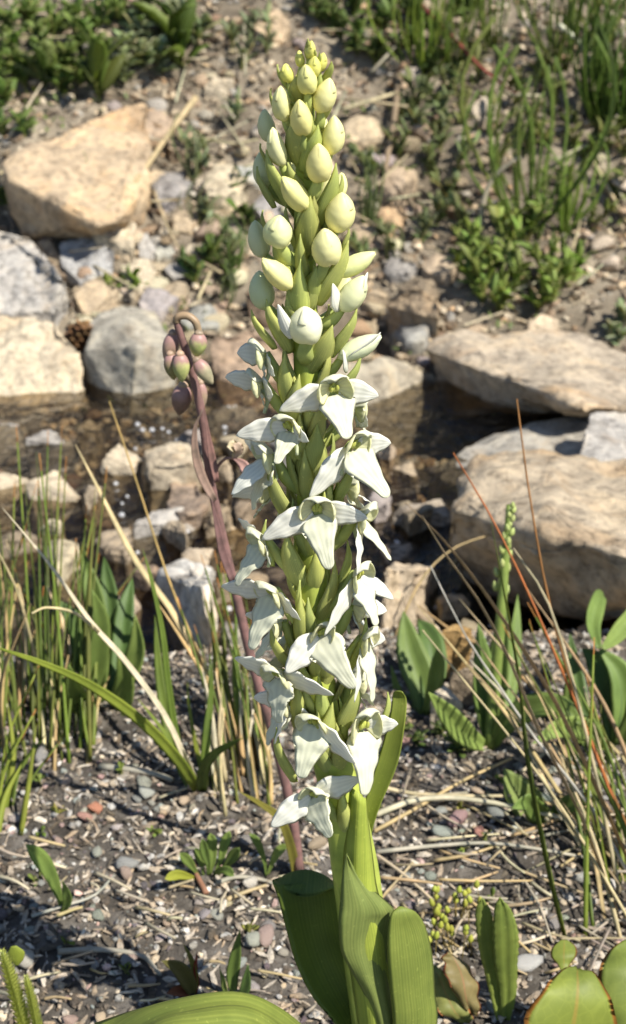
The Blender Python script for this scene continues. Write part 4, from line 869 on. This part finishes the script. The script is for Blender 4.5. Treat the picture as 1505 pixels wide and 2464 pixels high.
def flower(c, phi, left=None, right=None, lip=None, hood=44, tilt=-8, roll=0, wl=62, wr=62, wlip=92, dl=0, dr=0, dlip=-4, col=WHT, hoodcol=CREAM, r=8.5, drop=95, rpx=13, hoodsc=(1, 1)):
    """c: throat of the flower; left/right/lip: picture points of the petal tips; d*: distance of those tips behind the throat in mm"""
    hood *= 1.06; wl *= 1.22; wr *= 1.22; wlip *= 1.04
    ph = R(phi); P = SP(c[0], c[1], -r * math.cos(ph)); s = depth(P) / FPX
    n_ = outdir(ph, R(tilt)); up = (Vector((0, 0, 1)) - n_ * n_.z).normalized(); up = Matrix.Rotation(R(roll), 3, n_) @ up; rt = up.cross(n_)
    rt = -rt if rt.dot(Vector((math.cos(ph), math.sin(ph), 0))) < 0 else rt
    back = P - n_ * hood * .55 * s
    bract((axis_px(c[1] + 120) + 16 * math.sin(ph), c[1] + 120), (axis_px(c[1]) + 62 * math.sin(ph) + random.uniform(-14, 14), c[1] - random.uniform(15, 45)), random.uniform(38, 54), phi)
    fl = ovary(back, ph, drop, rpx, 'flower')
    py0 = YS * 1000
    def tip(q, d): return atY(q[0], q[1], P.y + d / 1000)
    for q, d, wp, nm, bd in ((left, dl, wl, 'lateral_sepal', .10), (right, dr, wr, 'lateral_sepal', .10)):
        if q is None: continue
        T = tip(q, d); B = P - n_ * hood * .35 * s + (T - P).normalized() * hood * .25 * s - up * hood * .12 * s
        obj(nm, petal_mesh(B, T, n_, wp, 'sepal', bd, -.06, s, .07, Vector((0, 0, .06))), M_PETAL, fl, jit(col, .02))
    if lip is not None:
        T = tip(lip, dlip); B = P - n_ * hood * .28 * s - up * hood * .35 * s
        obj('lip', petal_mesh(B, T, n_, wlip, 'lip', .13, -.05, s, .11), M_PETAL, fl, jit((.76, .75, .57), .02))
    # hood: dorsal sepal over two petals, each a shell around the column
    def shell(th0, th1, rad, fw, point, nm, colr):
        nt, nr = 12, 9; V = []; F = []; uv = []; top = []; bot = []
        for i in range(nr):
            a = i / (nr - 1); ra = []; rb2 = []
            for j in range(nt + 1):
                u = j / nt; th = th0 + (th1 - th0) * u
                e = 1 - abs(2 * u - 1) ** 2.6 * .42 + point * max(0, 1 - abs(2 * u - 1) * 2.6)
                aa = a * e
                rr_ = rad * s * (.22 + .80 * math.sin(min(1.0, aa) * 1.62)) * (1 - .20 * max(0, aa - .75) * 3)
                f_ = (-.62 + 1.0 * aa) * fw * s
                dirv = up * math.cos(th) * hoodsc[1] + rt * math.sin(th) * hoodsc[0]
                p = P + dirv * rr_ + n_ * f_
                ra.append(len(V)); V.append(p); uv.append((u, a))
            for j in range(nt + 1):
                if i == nr - 1 or j in (0, nt): rb2.append(ra[j])
                else:
                    u = j / nt; th = th0 + (th1 - th0) * u
                    rb2.append(len(V)); V.append(V[ra[j]] - (up * math.cos(th) + rt * math.sin(th)) * .0004); uv.append((u, a))
            top.append(ra); bot.append(rb2)
        for i in range(nr - 1):
            for j in range(nt):
                F.append((top[i][j], top[i][j + 1], top[i + 1][j + 1], top[i + 1][j]))
                q = tuple(dict.fromkeys((bot[i][j + 1], bot[i][j], bot[i + 1][j], bot[i + 1][j + 1])))
                if len(q) >= 3: F.append(q)
        me = mesh(nm, rel(V, ob), F, uv); bm = bmesh.new(); bm.from_mesh(me); bmesh.ops.recalc_face_normals(bm, faces=bm.faces[:]); bm.to_mesh(me); bm.free()
        return obj(nm, me, M_PETAL, fl, colr)
    shell(-1.05, 1.05, hood * 1.04, hood * .80, .20, 'dorsal_sepal', jit((.76, .75, .57), .02))
    shell(.55, 2.35, hood * .98, hood * .66, .05, 'petal', jit(hoodcol, .03)); shell(-2.35, -.55, hood * .98, hood * .66, .05, 'petal', jit(hoodcol, .03))
    # column with two pollen pockets
    cc = P - n_ * hood * .30 * s + up * hood * .10 * s
    V = []; F = []; uv = []
    for off, L, w_ in ((0, .62, .20), (-.15, .5, .12), (.15, .5, .12)):
        v, f, u_ = ovoid(cc + rt * off * hood * s + n_ * (abs(off) * .9) * hood * s, (up * .9 + n_ * .35).normalized(), L * hood * s, w_ * hood * s, 8, 8)
        b = len(V); V += v; F += [tuple(b + k for k in q) for q in f]; uv += u_
    obj('column', mesh('column', rel(V, ob), F, uv), M_BUD, fl, jit((.52, .54, .12), .05))
    # nectar spur curving down behind the lip
    B = P - n_ * hood * .4 * s - up * hood * .4 * s
    Cc = catmull([B, B - up * 30 * s - n_ * 6 * s, B - up * 62 * s + n_ * 8 * s], 8)
    V, F, uv = tube(Cc, [6.5 * s * (1 - .35 * i / 8) for i in range(9)], 8); obj('spur', mesh('spur', rel(V, ob), F, uv), M_PETAL, fl, (.62, .67, .42))
    return fl

flower((806, 942), 12, (672, 988), (910, 953), (836, 1056), 46, -4, 8, 66, 62, 92, 2, 3, -5)
flower((688, 1032), -28, (568, 1048), (742, 1062), (664, 1116), 42, -12, -14, 62, 40, 62, 2, -4, -4, roll=0) if False else flower((688, 1032), -28, (568, 1048), (742, 1062), (664, 1116), 42, -10, 12, 60, 40, 64, 2, -4, -4)
flower((858, 1078), 32, (744, 1198), (940, 1066), (934, 1196), 44, -6, -22, 74, 60, 88, -2, 4, -4, hoodsc=(.8, 1.1))
flower((762, 1232), -2, (630, 1298), (884, 1248), (792, 1370), 46, -6, -4, 66, 60, 92, 1, 1, -5)
flower((882, 1248), 62, (858, 1384), None, (940, 1348), 46, -14, 10, 58, 50, 44, -6, 5, -2, hoodsc=(.8, 1.1))
flower((632, 1100), -70, (556, 1190), (588, 1060), (606, 1225), 50, -10, 0, 66, 66, 100, -2, 5, 0)
flower((618, 1305), -62, (572, 1248), (650, 1358), (566, 1408), 42, -14, 0, 52, 34, 84, 5, -6, -2)
flower((645, 1432), -48, (532, 1412), (722, 1492), (602, 1562), 44, -18, 0, 66, 58, 96, 5, -5, -3)
flower((872, 1390), 48, (780, 1530), (946, 1442), (906, 1506), 46, -10, 18, 62, 34, 74, -6, 4, -2, hoodsc=(.8, 1.15))
flower((775, 1530), 6, (688, 1620), None, (852, 1656), 40, -10, -18, 72, 60, 100, -2, 2, -5, hoodsc=(.7, 1.2))
flower((888, 1545), 58, (852, 1690), (926, 1540), (896, 1690), 44, -12, 10, 46, 44, 76, -5, 5, -2, hoodsc=(.75, 1.15))
flower((660, 1630), -40, (564, 1584), (802, 1672), (668, 1740), 42, -18, 8, 68, 66, 110, 5, -5, -3)
flower((748, 1745), -24, (672, 1700), (854, 1838), (722, 1872), 42, -16, 12, 52, 62, 100, 5, -5, -3)
flower((880, 1755), 24, None, (957, 1742), (878, 1915), 50, -2, 0, 50, 56, 96, 1, 2, -5, hoodsc=(.85, 1.25))
flower((752, 1920), -12, (652, 1990), (868, 1872), (795, 2014), 40, -8, -22, 62, 62, 104, 0, 1, -6, hoodsc=(.9, 1), drop=70)
flower((618, 855), -74, (570, 850), (660, 905), (640, 915), 42, -6, 0, 52, 52, 56, 5, -5, 0)
flower((612, 925), -80, (542, 908), (655, 950), (640, 985), 40, -10, 0, 54, 60, 60, 5, -5, 0)
flower((868, 985), 95, (884, 1026), (890, 930), (880, 1040), 38, -12, 0, 54, 40, 50, -4, 5, 2)
flower((645, 1175), -115, (558, 1196), (620, 1130), (612, 1245), 44, -10, 0, 56, 56, 90, 2, 3, 2)
flower((846, 1170), 100, (900, 1216), (890, 1140), (880, 1232), 40, -10, 0, 54, 50, 70, 0, 4, 2)
flower((660, 1500), -85, (590, 1480), (640, 1560), (612, 1590), 40, -12, 0, 54, 50, 80, 4, -3, 1)
flower((868, 1460), 85, (900, 1560), (930, 1470), (892, 1585), 42, -12, 0, 54, 44, 76, -3, 4, 1)
flower((680, 1690), -75, (610, 1680), (660, 1790), (640, 1790), 40, -14, 0, 54, 50, 84, 4, -3, 1)
flower((860, 1640), 110, (900, 1700), None, (884, 1720), 38, -12, 0, 44, 40, 54, -2, 5, 2)
flower((700, 1560), -150, None, None, (640, 1610), 36, -10, 0, 44, 40, 60)
# half-open buds: a bud with a petal lifting off
def half_open(c, L, W, ang, phi, pets, col=(.76, .75, .48)):
    b = bud(c, L, W, ang, phi, col)
    for p0, p1, wp, d in pets:
        ph = R(phi); P = SP(p0[0], p0[1], -(4 + W * .05) * math.cos(ph)); s = depth(P) / FPX; T = atY(p1[0], p1[1], P.y + d / 1000)
        obj('lateral_sepal', petal_mesh(P, T, outdir(ph), wp, 'sepal', .14, -.4, s), M_PETAL, b, WHT)
half_open((735, 776), 96, 84, -4, -8, [((700, 815), (668, 732), 36, -1)], (.86, .84, .58))
half_open((850, 702), 100, 62, 28, 52, [((815, 748), (800, 682), 44, -2), ((850, 745), (884, 655), 40, 2)], (.84, .83, .50))
half_open((868, 832), 112, 52, 58, 68, [((835, 895), (824, 842), 30, -2), ((830, 870), (915, 800), 46, -2)], (.82, .85, .56))

# stem leaves of the orchid
DG = (.13, .20, .04)
loft('sheathing_leaf', [(842, 1890, 878, 1915, -3.0, -1, 3), (834, 1960, 887, 1985, -2.5, -1, 4), (826, 2050, 898, 2070, -2.5, -1, 4.5), (822, 2130, 908, 2140, -2.5, -1, 5), (825, 2230, 935, 2230, -2, 0, 5.5), (850, 2400, 950, 2400, -2, 0, 5), (880, 2620, 970, 2620, -2, 0, 5)], orch, ob, M_LEAF, (.34, .45, .09), YS - .003, crease=.6)
loft('leaf', [(950, 1662, 968, 1664, 8, 6, 0), (944, 1672, 978, 1686, 8, 6, -.3), (938, 1720, 974, 1740, 6, 4, -.6), (914, 1810, 956, 1840, 5, 3, -.8), (878, 1925, 910, 1950, 4, 2, -.8), (855, 2020, 885, 2040, 3, 2, -.5), (850, 2090, 870, 2090, 3, 2, 0)], orch, ob, M_LEAF, (.20, .27, .06), YS)
loft('leaf', [(720, 2150, 780, 2145, 38, 30, 0), (690, 2126, 800, 2130, 26, 20, -1), (655, 2117, 806, 2125, 14, 8, -4), (668, 2160, 815, 2180, 10, 5, -6), (690, 2245, 835, 2270, 7, 5, -6), (712, 2320, 870, 2350, 5, 5, -6), (752, 2400, 915, 2430, 3, 5, -5), (815, 2480, 940, 2520, 2, 5, -4), (885, 2620, 955, 2640, 0, 4, -2)], orch, ob, M_LEAF, DG, YS - .004, 40, 15)
loft('leaf', [(832, 2058, 836, 2058, -10, -10, 0), (825, 2090, 856, 2092, -10, -8, 1), (820, 2135, 895, 2138, -11, -6, 2.5), (817, 2180, 940, 2178, -12, -4, 3), (814, 2225, 948, 2200, -13, -3, 2), (820, 2290, 938, 2262, -12, -5, 1), (846, 2340, 932, 2330, -10, -6, 2), (878, 2400, 940, 2400, -8, -6, 3), (900, 2480, 955, 2480, -7, -6, 3), (905, 2620, 960, 2620, -6, -5, 3)], orch, ob, M_LEAF, (.185, .255, .085), YS, 40, 15, crease=.8)
loft('leaf', [(958, 2181, 968, 2181, -8, -8, 0), (940, 2200, 1000, 2195, -10, -8, .5), (932, 2240, 1024, 2232, -11, -5, 1), (931, 2300, 1040, 2300, -12, -3, 1.4), (937, 2380, 1046, 2385, -12, -2, 1.6), (944, 2470, 1050, 2475, -11, -2, 1.6), (940, 2640, 1000, 2640, -8, -2, 1.5)], orch, ob, M_LEAF, (.19, .26, .065), YS, 32, 13)
loft('leaf', [(225, 2462, 330, 2560, -46, -62, 0), (330, 2428, 400, 2500, -45, -66, 2), (450, 2406, 480, 2500, -42, -66, 4), (560, 2398, 580, 2500, -38, -60, 5), (640, 2412, 640, 2530, -32, -50, 5), (720, 2462, 710, 2570, -24, -36, 4), (810, 2560, 800, 2640, -12, -18, 2), (880, 2670, 890, 2700, -3, -5, 0)], orch, ob, M_LEAF, (.20, .27, .065), YS, 40, 13, crease=2.2)

# ------------------------------------------------------------------ plants of the far bank
def leaf_proto(pf, ln=6, cup=.3, bend=.25, wid=.36):
    Cc = [Vector((0, i / ln, bend * math.sin(i / ln * 2.2))) for i in range(ln + 1)]
    V, F, uv = ribbon(Cc, [max(.01, prof(pf, i / ln) * wid * .5) for i in range(ln + 1)], [Vector((0, 0, 1))] * (ln + 1), 3, cup, .02, 0)
    return mesh('leaf', V, F, uv)
LP = [leaf_proto('leaf', 5, .3, .2, .40), leaf_proto('spat', 5, .3, .1, .46), leaf_proto('leaf', 5, .2, .3, .26)]
for m_ in LP: m_.materials.append(M_HERB)
BP = [leaf_proto('blade', 7, .3, .28, .055), leaf_proto('blade', 7, .3, .5, .05)]
for m_ in BP: m_.materials.append(M_BLADE)
def forb(px, py, label, n, size, hgt, col, kinds=(0, 1), group=None, name='leafy_herb', spread=.5):
    """size: leaf length, hgt: height of the plant, both in picture units at its distance"""
    p = atH(px, py); s = depth(p) / FPX; t = thing(name, label, 'plant', p, group)
    nst = max(2, n // 9)
    for k in range(nst):
        a = random.uniform(0, 6.28); q = Vector((math.cos(a), math.sin(a), 0)) * hgt * s * spread * random.uniform(.2, 1)
        top = q + Vector((0, 0, hgt * s * random.uniform(.6, 1.05))); mid = q * .35 + Vector((0, 0, top.z * .5))
        Cc = catmull([Vector((0, 0, -.002)), mid, top], 6)
        V, F, uv = tube(Cc, [2.2 * s] * 7, 5); obj('stem', mesh('stem', V, F, uv), M_STEM, t, jit((.20, .22, .08), .2))
        for j in range(n // nst):
            f = random.uniform(.15, 1.); c = Cc[min(6, int(f * 6))]
            o = obj('leaf', LP[random.choice(kinds)], None, t, jit(col, .3)); L = size * s * random.uniform(.55, 1.2)
            o.location = c; o.scale = (L * random.uniform(.8, 1.3), L, L); o.rotation_euler = (random.uniform(.0, 1.2), random.uniform(-.5, .5), random.uniform(0, 6.28))
    return t
def tuft_far(px, py, label, n, L, col, lean=.35, group=None, name='grass_tuft'):
    p = atH(px, py); s = depth(p) / FPX; t = thing(name, label, 'grass', p, group)
    for k in range(n):
        o = obj('blade', random.choice(BP), None, t, jit(col, .25)); l = L * s * random.uniform(.5, 1.1)
        o.location = (random.uniform(-1, 1) * L * s * .07, random.uniform(-1, 1) * L * s * .07, -.003); o.scale = (min(l, .045) * random.uniform(.8, 1.3), l, l)
        o.rotation_euler = (R(90) - abs(random.gauss(0, lean)), 0, random.uniform(0, 6.28))
    return t
GA = (.16, .25, .07); GS = (.27, .34, .22); GC = (.18, .28, .06); GDk = (.12, .19, .055)
for spots, label, group, n, size, hgt, col, kinds in [
    ([(30, 150), (95, 130), (150, 170), (60, 210), (200, 120), (250, 150), (20, 90), (130, 90), (10, 260), (190, 205), (70, 60), (180, 70), (40, 175), (110, 200), (230, 80), (290, 60), (150, 230), (-10, 200)], 'dense small leaved green herb in the patch above the orange slab', 'green herbs above the slab', 46, 44, 60, GA, (0, 1)),
    ([(300, 140), (345, 170), (270, 200), (330, 100), (400, 120), (390, 180), (360, 60), (430, 70), (300, 200), (470, 110)], 'grey green round leaved herb beside the dense green patch', 'grey green herbs on the upper bank', 34, 50, 60, GS, (1, 1)),
    ([(1180, 660), (1240, 700), (1300, 670), (1160, 730), (1230, 620), (1330, 720), (1120, 640), (1270, 580), (1200, 760), (1290, 750), (1370, 690), (1140, 700)], 'bright leafy herb in the thick clump above the tan ledge slab', 'bright herbs above the ledge', 40, 54, 100, (.23, .33, .09), (0, 2, 2)),
    ([(780, 60), (850, 40), (920, 80), (980, 130), (860, 130), (1000, 60), (760, 20), (820, 90), (1050, 110), (940, 30), (900, 160), (1090, 60), (1130, 30), (1040, 180)], 'dark green low herb along the top of the bank behind the spike', 'dark herbs at the top of the bank', 34, 46, 60, GDk, (0, 1)),
    ([(470, 380), (480, 420), (560, 300), (530, 580), (560, 620), (500, 540)], 'silvery sparse herb with narrow leaves among stones left of the buds', 'silvery herbs among the stones', 20, 48, 56, GS, (2, 2)),
    ([(300, 700), (340, 715), (265, 720)], 'small green herb sprouting behind the dark sided block', 'small herbs behind the block', 22, 40, 44, GC, (0, 2)),
    ([(470, 690), (500, 640), (560, 700), (600, 560), (580, 480)], 'dark green herb in the shade left of the middle buds', 'dark herbs beside the buds', 26, 46, 60, GDk, (0, 1)),
    ([(1010, 330), (1060, 290), (1030, 420), (1080, 480), (960, 380), (1060, 360), (1000, 260), (980, 470), (900, 420), (940, 610), (1010, 590), (880, 640), (1050, 540), (1100, 420), (1110, 560), (1090, 230), (960, 300)], 'thin grey green herb straggling over the rubble right of the buds', 'straggling herbs over the rubble', 26, 44, 80, (.20, .26, .13), (0, 2)),
    ([(1270, 330), (1330, 280), (1400, 400), (1200, 420), (1180, 330), (1480, 480), (1420, 560), (1350, 500), (1240, 250), (1260, 375), (1320, 370), (1380, 365), (1450, 370), (1500, 380), (1110, 300), (1150, 200), (1300, 200)], 'olive herb tangled in dead stems on the right bank', 'olive herbs on the right bank', 26, 40, 90, (.19, .23, .085), (0, 2)),
    ([(1290, 950), (1275, 985)], 'slim leafy sprout growing in the dark hollow by the ledge', 'sprouts in the hollow', 22, 46, 110, GC, (0, 2)),
    ([(1215, 960)], 'tiny sprig under the ledge slab', None, 14, 34, 60, GA, (0, 2)),
    ([(1480, 830), (1500, 790)], 'grey green herb on soil behind the tan ledge slab', 'herbs behind the ledge', 24, 44, 50, GS, (0, 1)),
    ([(560, 120), (600, 90), (580, 170), (640, 130)], 'pale feathery herb on the bare upper bank', 'pale herbs on the upper bank', 18, 46, 70, (.22, .28, .17), (2, 2)),
    ([(20, 500), (5, 330), (60, 330)], 'green herb peeping out beside the orange slab', 'herbs beside the orange slab', 24, 40, 50, GA, (0, 1)),
    ([(1000, 1790), (1060, 1770), (960, 1760), (1100, 1810)], 'low dark herb at the gravel edge behind the orchid', 'low herbs at the gravel edge', 22, 34, 40, GDk, (0, 1))]:
    for q in spots: forb(q[0], q[1], label, n, size, hgt, col, kinds, group if len(spots) > 1 else None, spread=.75 if hgt < 80 else .8)
forb(240, 250, 'upright sprout with broad olive leaves standing behind the orange slab', 12, 120, 110, (.12, .17, .04), (0, 0), None, 'broad_sprout', .35)
forb(440, 160, 'tall dark green sprout with large upright leaves on the upper bank', 14, 130, 120, (.10, .165, .035), (0, 0), None, 'broad_sprout', .3)
forb(110, 210, 'pale broad leaved sprout left of the olive sprout', 9, 110, 70, (.18, .25, .09), (1, 0), None, 'broad_sprout', .5)
for q, lab, n, L, col, lean in [
    ((1440, 290), 'thick dark grass tuft at the right end of the bank', 46, 300, (.085, .16, .03), .38), ((1500, 300), 'grass tuft at the edge beside the thick dark tuft', 36, 300, (.10, .18, .035), .38),
    ((1010, 180), 'yellow green grass tuft at the top of the bank right of the spike', 26, 260, (.17, .25, .04), .2), ((1080, 170), 'thin grass tuft next to the yellow green tuft', 20, 230, (.15, .23, .05), .25),
    ((1275, 560), 'tall thin grass growing from the bright leafy clump', 22, 460, (.13, .20, .05), .16), ((1360, 560), 'grass spray in the dark hollow right of the leafy clump', 30, 220, GC, .45),
    ((1340, 160), 'tall thin grass high on the right bank', 24, 320, (.13, .19, .05), .22), ((1440, 120), 'yellowish grass high on the bank beside the dark tuft', 24, 300, (.17, .22, .06), .3),
    ((1180, 120), 'sparse grass above the red twig', 14, 200, (.14, .2, .05), .3), ((470, 430), 'pale grass sprig among the rubble', 12, 140, (.24, .30, .18), .3),
    ((560, 660), 'dark grass sprig left of the cream buds', 14, 150, GDk, .35), ((880, 560), 'grass sprig right of the cream buds', 14, 180, (.12, .17, .07), .3)]:
    tuft_far(q[0], q[1], lab, n, L, col, lean)
for k in range(12):
    px = random.uniform(-30, 1530); py = random.uniform(20, 760)
    tuft_far(px, py, 'small grey green grass sprig scattered on the far bank', 9, 110, (.15, .19, .09), .45, 'scattered grass sprigs on the far bank')

for k in range(22):
    px = random.uniform(0, 1500); py = random.uniform(1850, 2440)
    if 640 < px < 1060 and py > 2050: continue
    forb(px, py, 'tiny weed seedling in the near gravel', 8, 26, 18, random.choice([(.22, .31, .08), (.17, .25, .06), (.28, .30, .08)]), (0, 1), 'tiny weed seedlings in the near gravel', 'weed_seedling', .6)
# low ground cover on the far bank: tiny leaves nobody could count
V = []; F = []; Cc = []
for k in range(9000):
    x = random.uniform(-.6, .6); y = random.uniform(.9, 1.75)
    m_ = noise.noise((x * 6, y * 6, 12)) + (.25 if (x < -.15 and y > 1.2) or x > .12 else -.12)
    if m_ < random.uniform(-.05, .35): continue
    z = h(x, y) + random.uniform(.001, .012); L = random.uniform(.004, .009); a = random.uniform(0, 6.28); e = random.uniform(.1, 1.1)
    d = Vector((math.cos(a) * math.cos(e), math.sin(a) * math.cos(e), math.sin(e))); sd_ = Vector((-math.sin(a), math.cos(a), random.uniform(-.4, .4))) * L * .28
    c = Vector((x, y, z)); b = len(V); up_ = Vector((0, 0, L * .08)); V += [c, c + d * L * .5 + sd_ - up_, c + d * L, c + d * L * .5 - sd_ - up_]; F += [(b, b + 1, b + 2), (b, b + 2, b + 3)]
o = obj('ground_cover', mesh('ground_cover', V, F, [(0, 0)] * len(V), False), M_HERB, None, (.13, .185, .07)); tag(o, 'tiny green leaves of ground cover scattered over the far bank', 'ground cover', None, 'stuff')

# ------------------------------------------------------------------ dead stems, twigs and needles
def ground_stick(name, label, pts, wpx, col, group=None, lift=.002, cat='twig', taper=.6):
    P = [atH(a, b, lift + (c[0] if c else 0)) for a, b, *c in pts]; org = P[0].copy(); org.z -= lift
    C_ = catmull(P, 10); rad = [(1 - (1 - taper) * i / 10) * wpx * .5 * depth(q) / FPX for i, q in enumerate(C_)]
    V, F, uv = tube(C_, rad, 6); o = obj(name, mesh(name, rel(V, org), F, uv), M_DRY, None, col); o.location = org
    return tag(o, label, cat, group)
for lab, pts, wp, col in [
    ('long straw coloured stick leaning across the orange topped slab', [(470, 235, .012), (400, 330, .02), (330, 430, .03), (240, 520, .045)], 17, (.46, .35, .21)),
    ('thin red twig hanging down the right bank', [(1010, 10, .03), (1090, 90, .03), (1160, 165, .02), (1240, 225, .01)], 9, (.26, .06, .05)),
    ('pink twig at the top of the bank', [(295, -10, .03), (340, 15, .03), (400, 45, .02)], 11, (.50, .27, .25)),
    ('bent grey straw standing in the dark hollow', [(1155, 590, .0), (1160, 500, .03), (1185, 430, .05), (1250, 375, .07)], 16, (.40, .34, .26)),
    ('pale dry stalk lying behind the upper buds', [(820, 265, .012), (900, 240, .012), (965, 220, .012)], 13, (.48, .40, .26)),
    ('dead brown stem running down right of the buds', [(960, 180, .01), (945, 310, .015), (930, 420, .015), (1000, 500, .012)], 18, (.24, .175, .12)),
    ('white bent grass blade on the right bank', [(1345, 60, .05), (1400, 110, .05), (1440, 190, .03)], 14, (.58, .56, .44)),
    ('tan dry stalk at the right edge over the dark hollow', [(1420, 380, .03), (1460, 450, .02), (1510, 540, .0)], 13, (.48, .38, .24)),
    ('dry stalk lying under the dark green herbs', [(470, 330, .01), (560, 345, .01), (620, 335, .01)], 9, (.44, .37, .24)),
    ('thin twig on the rubble left of the spike', [(370, 460, .01), (400, 540, .01), (440, 620, .01)], 9, (.36, .28, .18)),
    ('grey driftwood stick with pale end in the shadow below the grass tuft', [(240, 1845), (320, 1852), (390, 1868), (415, 1878)], 18, (.36, .33, .28)),
    ('long pale dead stem lying across the gravel patch', [(905, 1960, .004), (1000, 1925, .004), (1120, 1922, .004), (1300, 1955, .004), (1420, 1990, .003)], 16, (.58, .51, .38)),
    ('second pale stem crossing the gravel under the dry stalks', [(890, 1885, .003), (980, 1908, .003), (1100, 1915, .003), (1230, 1915, .003)], 12, (.56, .46, .30)),
    ('tan needle slanting over the gravel patch', [(900, 2000, .002), (1000, 1945, .002), (1110, 1880, .003), (1230, 1825, .004)], 11, (.50, .37, .20)),
    ('grey fallen stem on the litter right of the orchid', [(905, 2050, .003), (1050, 2035, .003), (1200, 2030, .003), (1420, 2065, .003)], 12, (.40, .36, .30)),
    ('grey twig lying in front of the seedling clump', [(75, 2205, .002), (150, 2180, .002), (225, 2155, .002), (275, 2105, .002)], 9, (.42, .39, .34)),
    ('reddish brown chip standing in the left gravel', [(496, 2150), (480, 2120), (470, 2100), (465, 2070)], 16, (.30, .15, .10)),
    ('curled grey bark strip near the bottom of the gravel', [(140, 2290), (240, 2285), (340, 2300), (385, 2345)], 16, (.33, .295, .25)),
    ('pale bark strip left of the broad dark leaf', [(520, 2125), (570, 2110), (640, 2120), (700, 2150)], 13, (.40, .36, .30)),
    ('tan stick pointing at the white angular stone', [(545, 2165), (580, 2150), (640, 2130)], 13, (.50, .38, .23))]:
    ground_stick('twig', lab, pts, wp, col)
for k in range(150):
    if k < 85: px = random.uniform(880, 1540); py = random.uniform(1850, 2330)
    else: px = random.uniform(-40, 800); py = random.uniform(1900, 2470)
    a = random.gauss(.0, .6) if random.random() < .75 else random.uniform(0, 3.14); L = random.uniform(50, 230) if k < 85 else random.uniform(30, 110)
    dx, dy = math.cos(a) * L, math.sin(a) * L * .8
    py1 = min(2470, max(1760, py + dy)); 
    lab = ('fallen tan needle on the litter under the right rush clump', 'tan needles under the rushes') if k < 85 else ('short dry stem scrap on the left gravel', 'dry stem scraps on the gravel')
    ground_stick('needle' if k < 85 else 'stem_scrap', lab[0], [(px, py, random.uniform(0, .003)), ((px + px + dx) / 2 + random.uniform(-8, 8), (py + py1) / 2 + random.uniform(-5, 5), .003), (px + dx, py1, random.uniform(0, .004))], random.uniform(6, 10), jit(random.choice([(.46, .34, .19), (.40, .31, .2), (.36, .30, .24), (.52, .45, .33)]), .15), lab[1], .0015, 'needle')
for k in range(70):
    px = random.uniform(-40, 1540); py = random.uniform(20, 800); a = random.uniform(0, 3.14); L = random.uniform(50, 170)
    ground_stick('dry_stalk', 'thin dry stalk fallen on the far bank', [(px, py, random.uniform(.002, .02)), (px + math.cos(a) * L * .5, py - math.sin(a) * L * .45, random.uniform(.006, .02)), (px + math.cos(a) * L, py - math.sin(a) * L * .9, random.uniform(.002, .02))], random.uniform(5, 9), jit(random.choice([(.44, .36, .23), (.36, .28, .18), (.48, .42, .30)]), .15), 'dry stalks on the far bank', .002, 'stalk')
# pine cone between the boulders
p = atH(182, 835); pc = thing('pine_cone', 'brown pine cone wedged between the boulders at the left', 'pine cone', p); s = depth(p) / FPX
ax = Vector((.35, -.2, .9)).normalized(); V, F, uv = ovoid(ax * 26 * s, ax, 90 * s, 26 * s, 8, 8); obj('core', mesh('core', V, F, uv), M_DRY, pc, (.16, .085, .04))
sc_me = None
for k in range(44):
    t = k / 44; a = k * 2.4; B = ax.orthogonal().normalized(); d = (B * math.cos(a) + ax.cross(B) * math.sin(a))
    c = ax * (26 + 90 * (t - .5)) * s + d * 22 * s * math.sin(math.pi * (t * .85 + .1)); T = (d + ax * .5).normalized()
    V, F, uv = ribbon([c, c + T * 8 * s, c + T * 15 * s], [7 * s, 8 * s, 3 * s], [(ax - T * ax.dot(T)).normalized()] * 3, 3, -.2, 3 * s)
    obj('scale', mesh('scale', V, F, uv), M_DRY, pc, jit((.27, .15, .075), .2))
# added glossy beads standing in for sun glints on the stream ripples
M_GLINT, t_, b_ = newmat('glint_bead_film'); b_.inputs['Base Color'].default_value = (.9, .9, .9, 1); b_.inputs['Roughness'].default_value = .12; b_.inputs['Transmission Weight'].default_value = .6; b_.inputs['IOR'].default_value = 1.33
bm = bmesh.new(); bmesh.ops.create_icosphere(bm, subdivisions=3, radius=1); bme = bpy.data.meshes.new('glint_bead'); bm.to_mesh(bme); bm.free(); bme.polygons.foreach_set('use_smooth', [True] * len(bme.polygons)); bme.materials.append(M_GLINT)
for px, py in [(325, 1080), (390, 1032), (365, 1035), (342, 1035), (330, 1022), (405, 1040), (425, 1060), (460, 1070), (540, 1045), (278, 1165), (292, 1240), (293, 1212), (305, 1195), (415, 1180), (450, 1280), (430, 1290), (490, 1465), (498, 1468), (515, 1465), (550, 1466), (458, 1485), (930, 1468), (1022, 1475), (1050, 1462), (1080, 1455), (1096, 1456), (1180, 1505), (375, 1410), (955, 1305), (1065, 1470), (540, 1030), (330, 1330)]:
    p = atZ(px, py, WATER); o = obj('glint_bead', bme, None); o.scale = [random.uniform(.0010, .0019)] * 3; o.location = p
    tag(o, 'tiny added bead standing for a sun glint on the stream', 'glint_bead', 'glint beads on the stream')
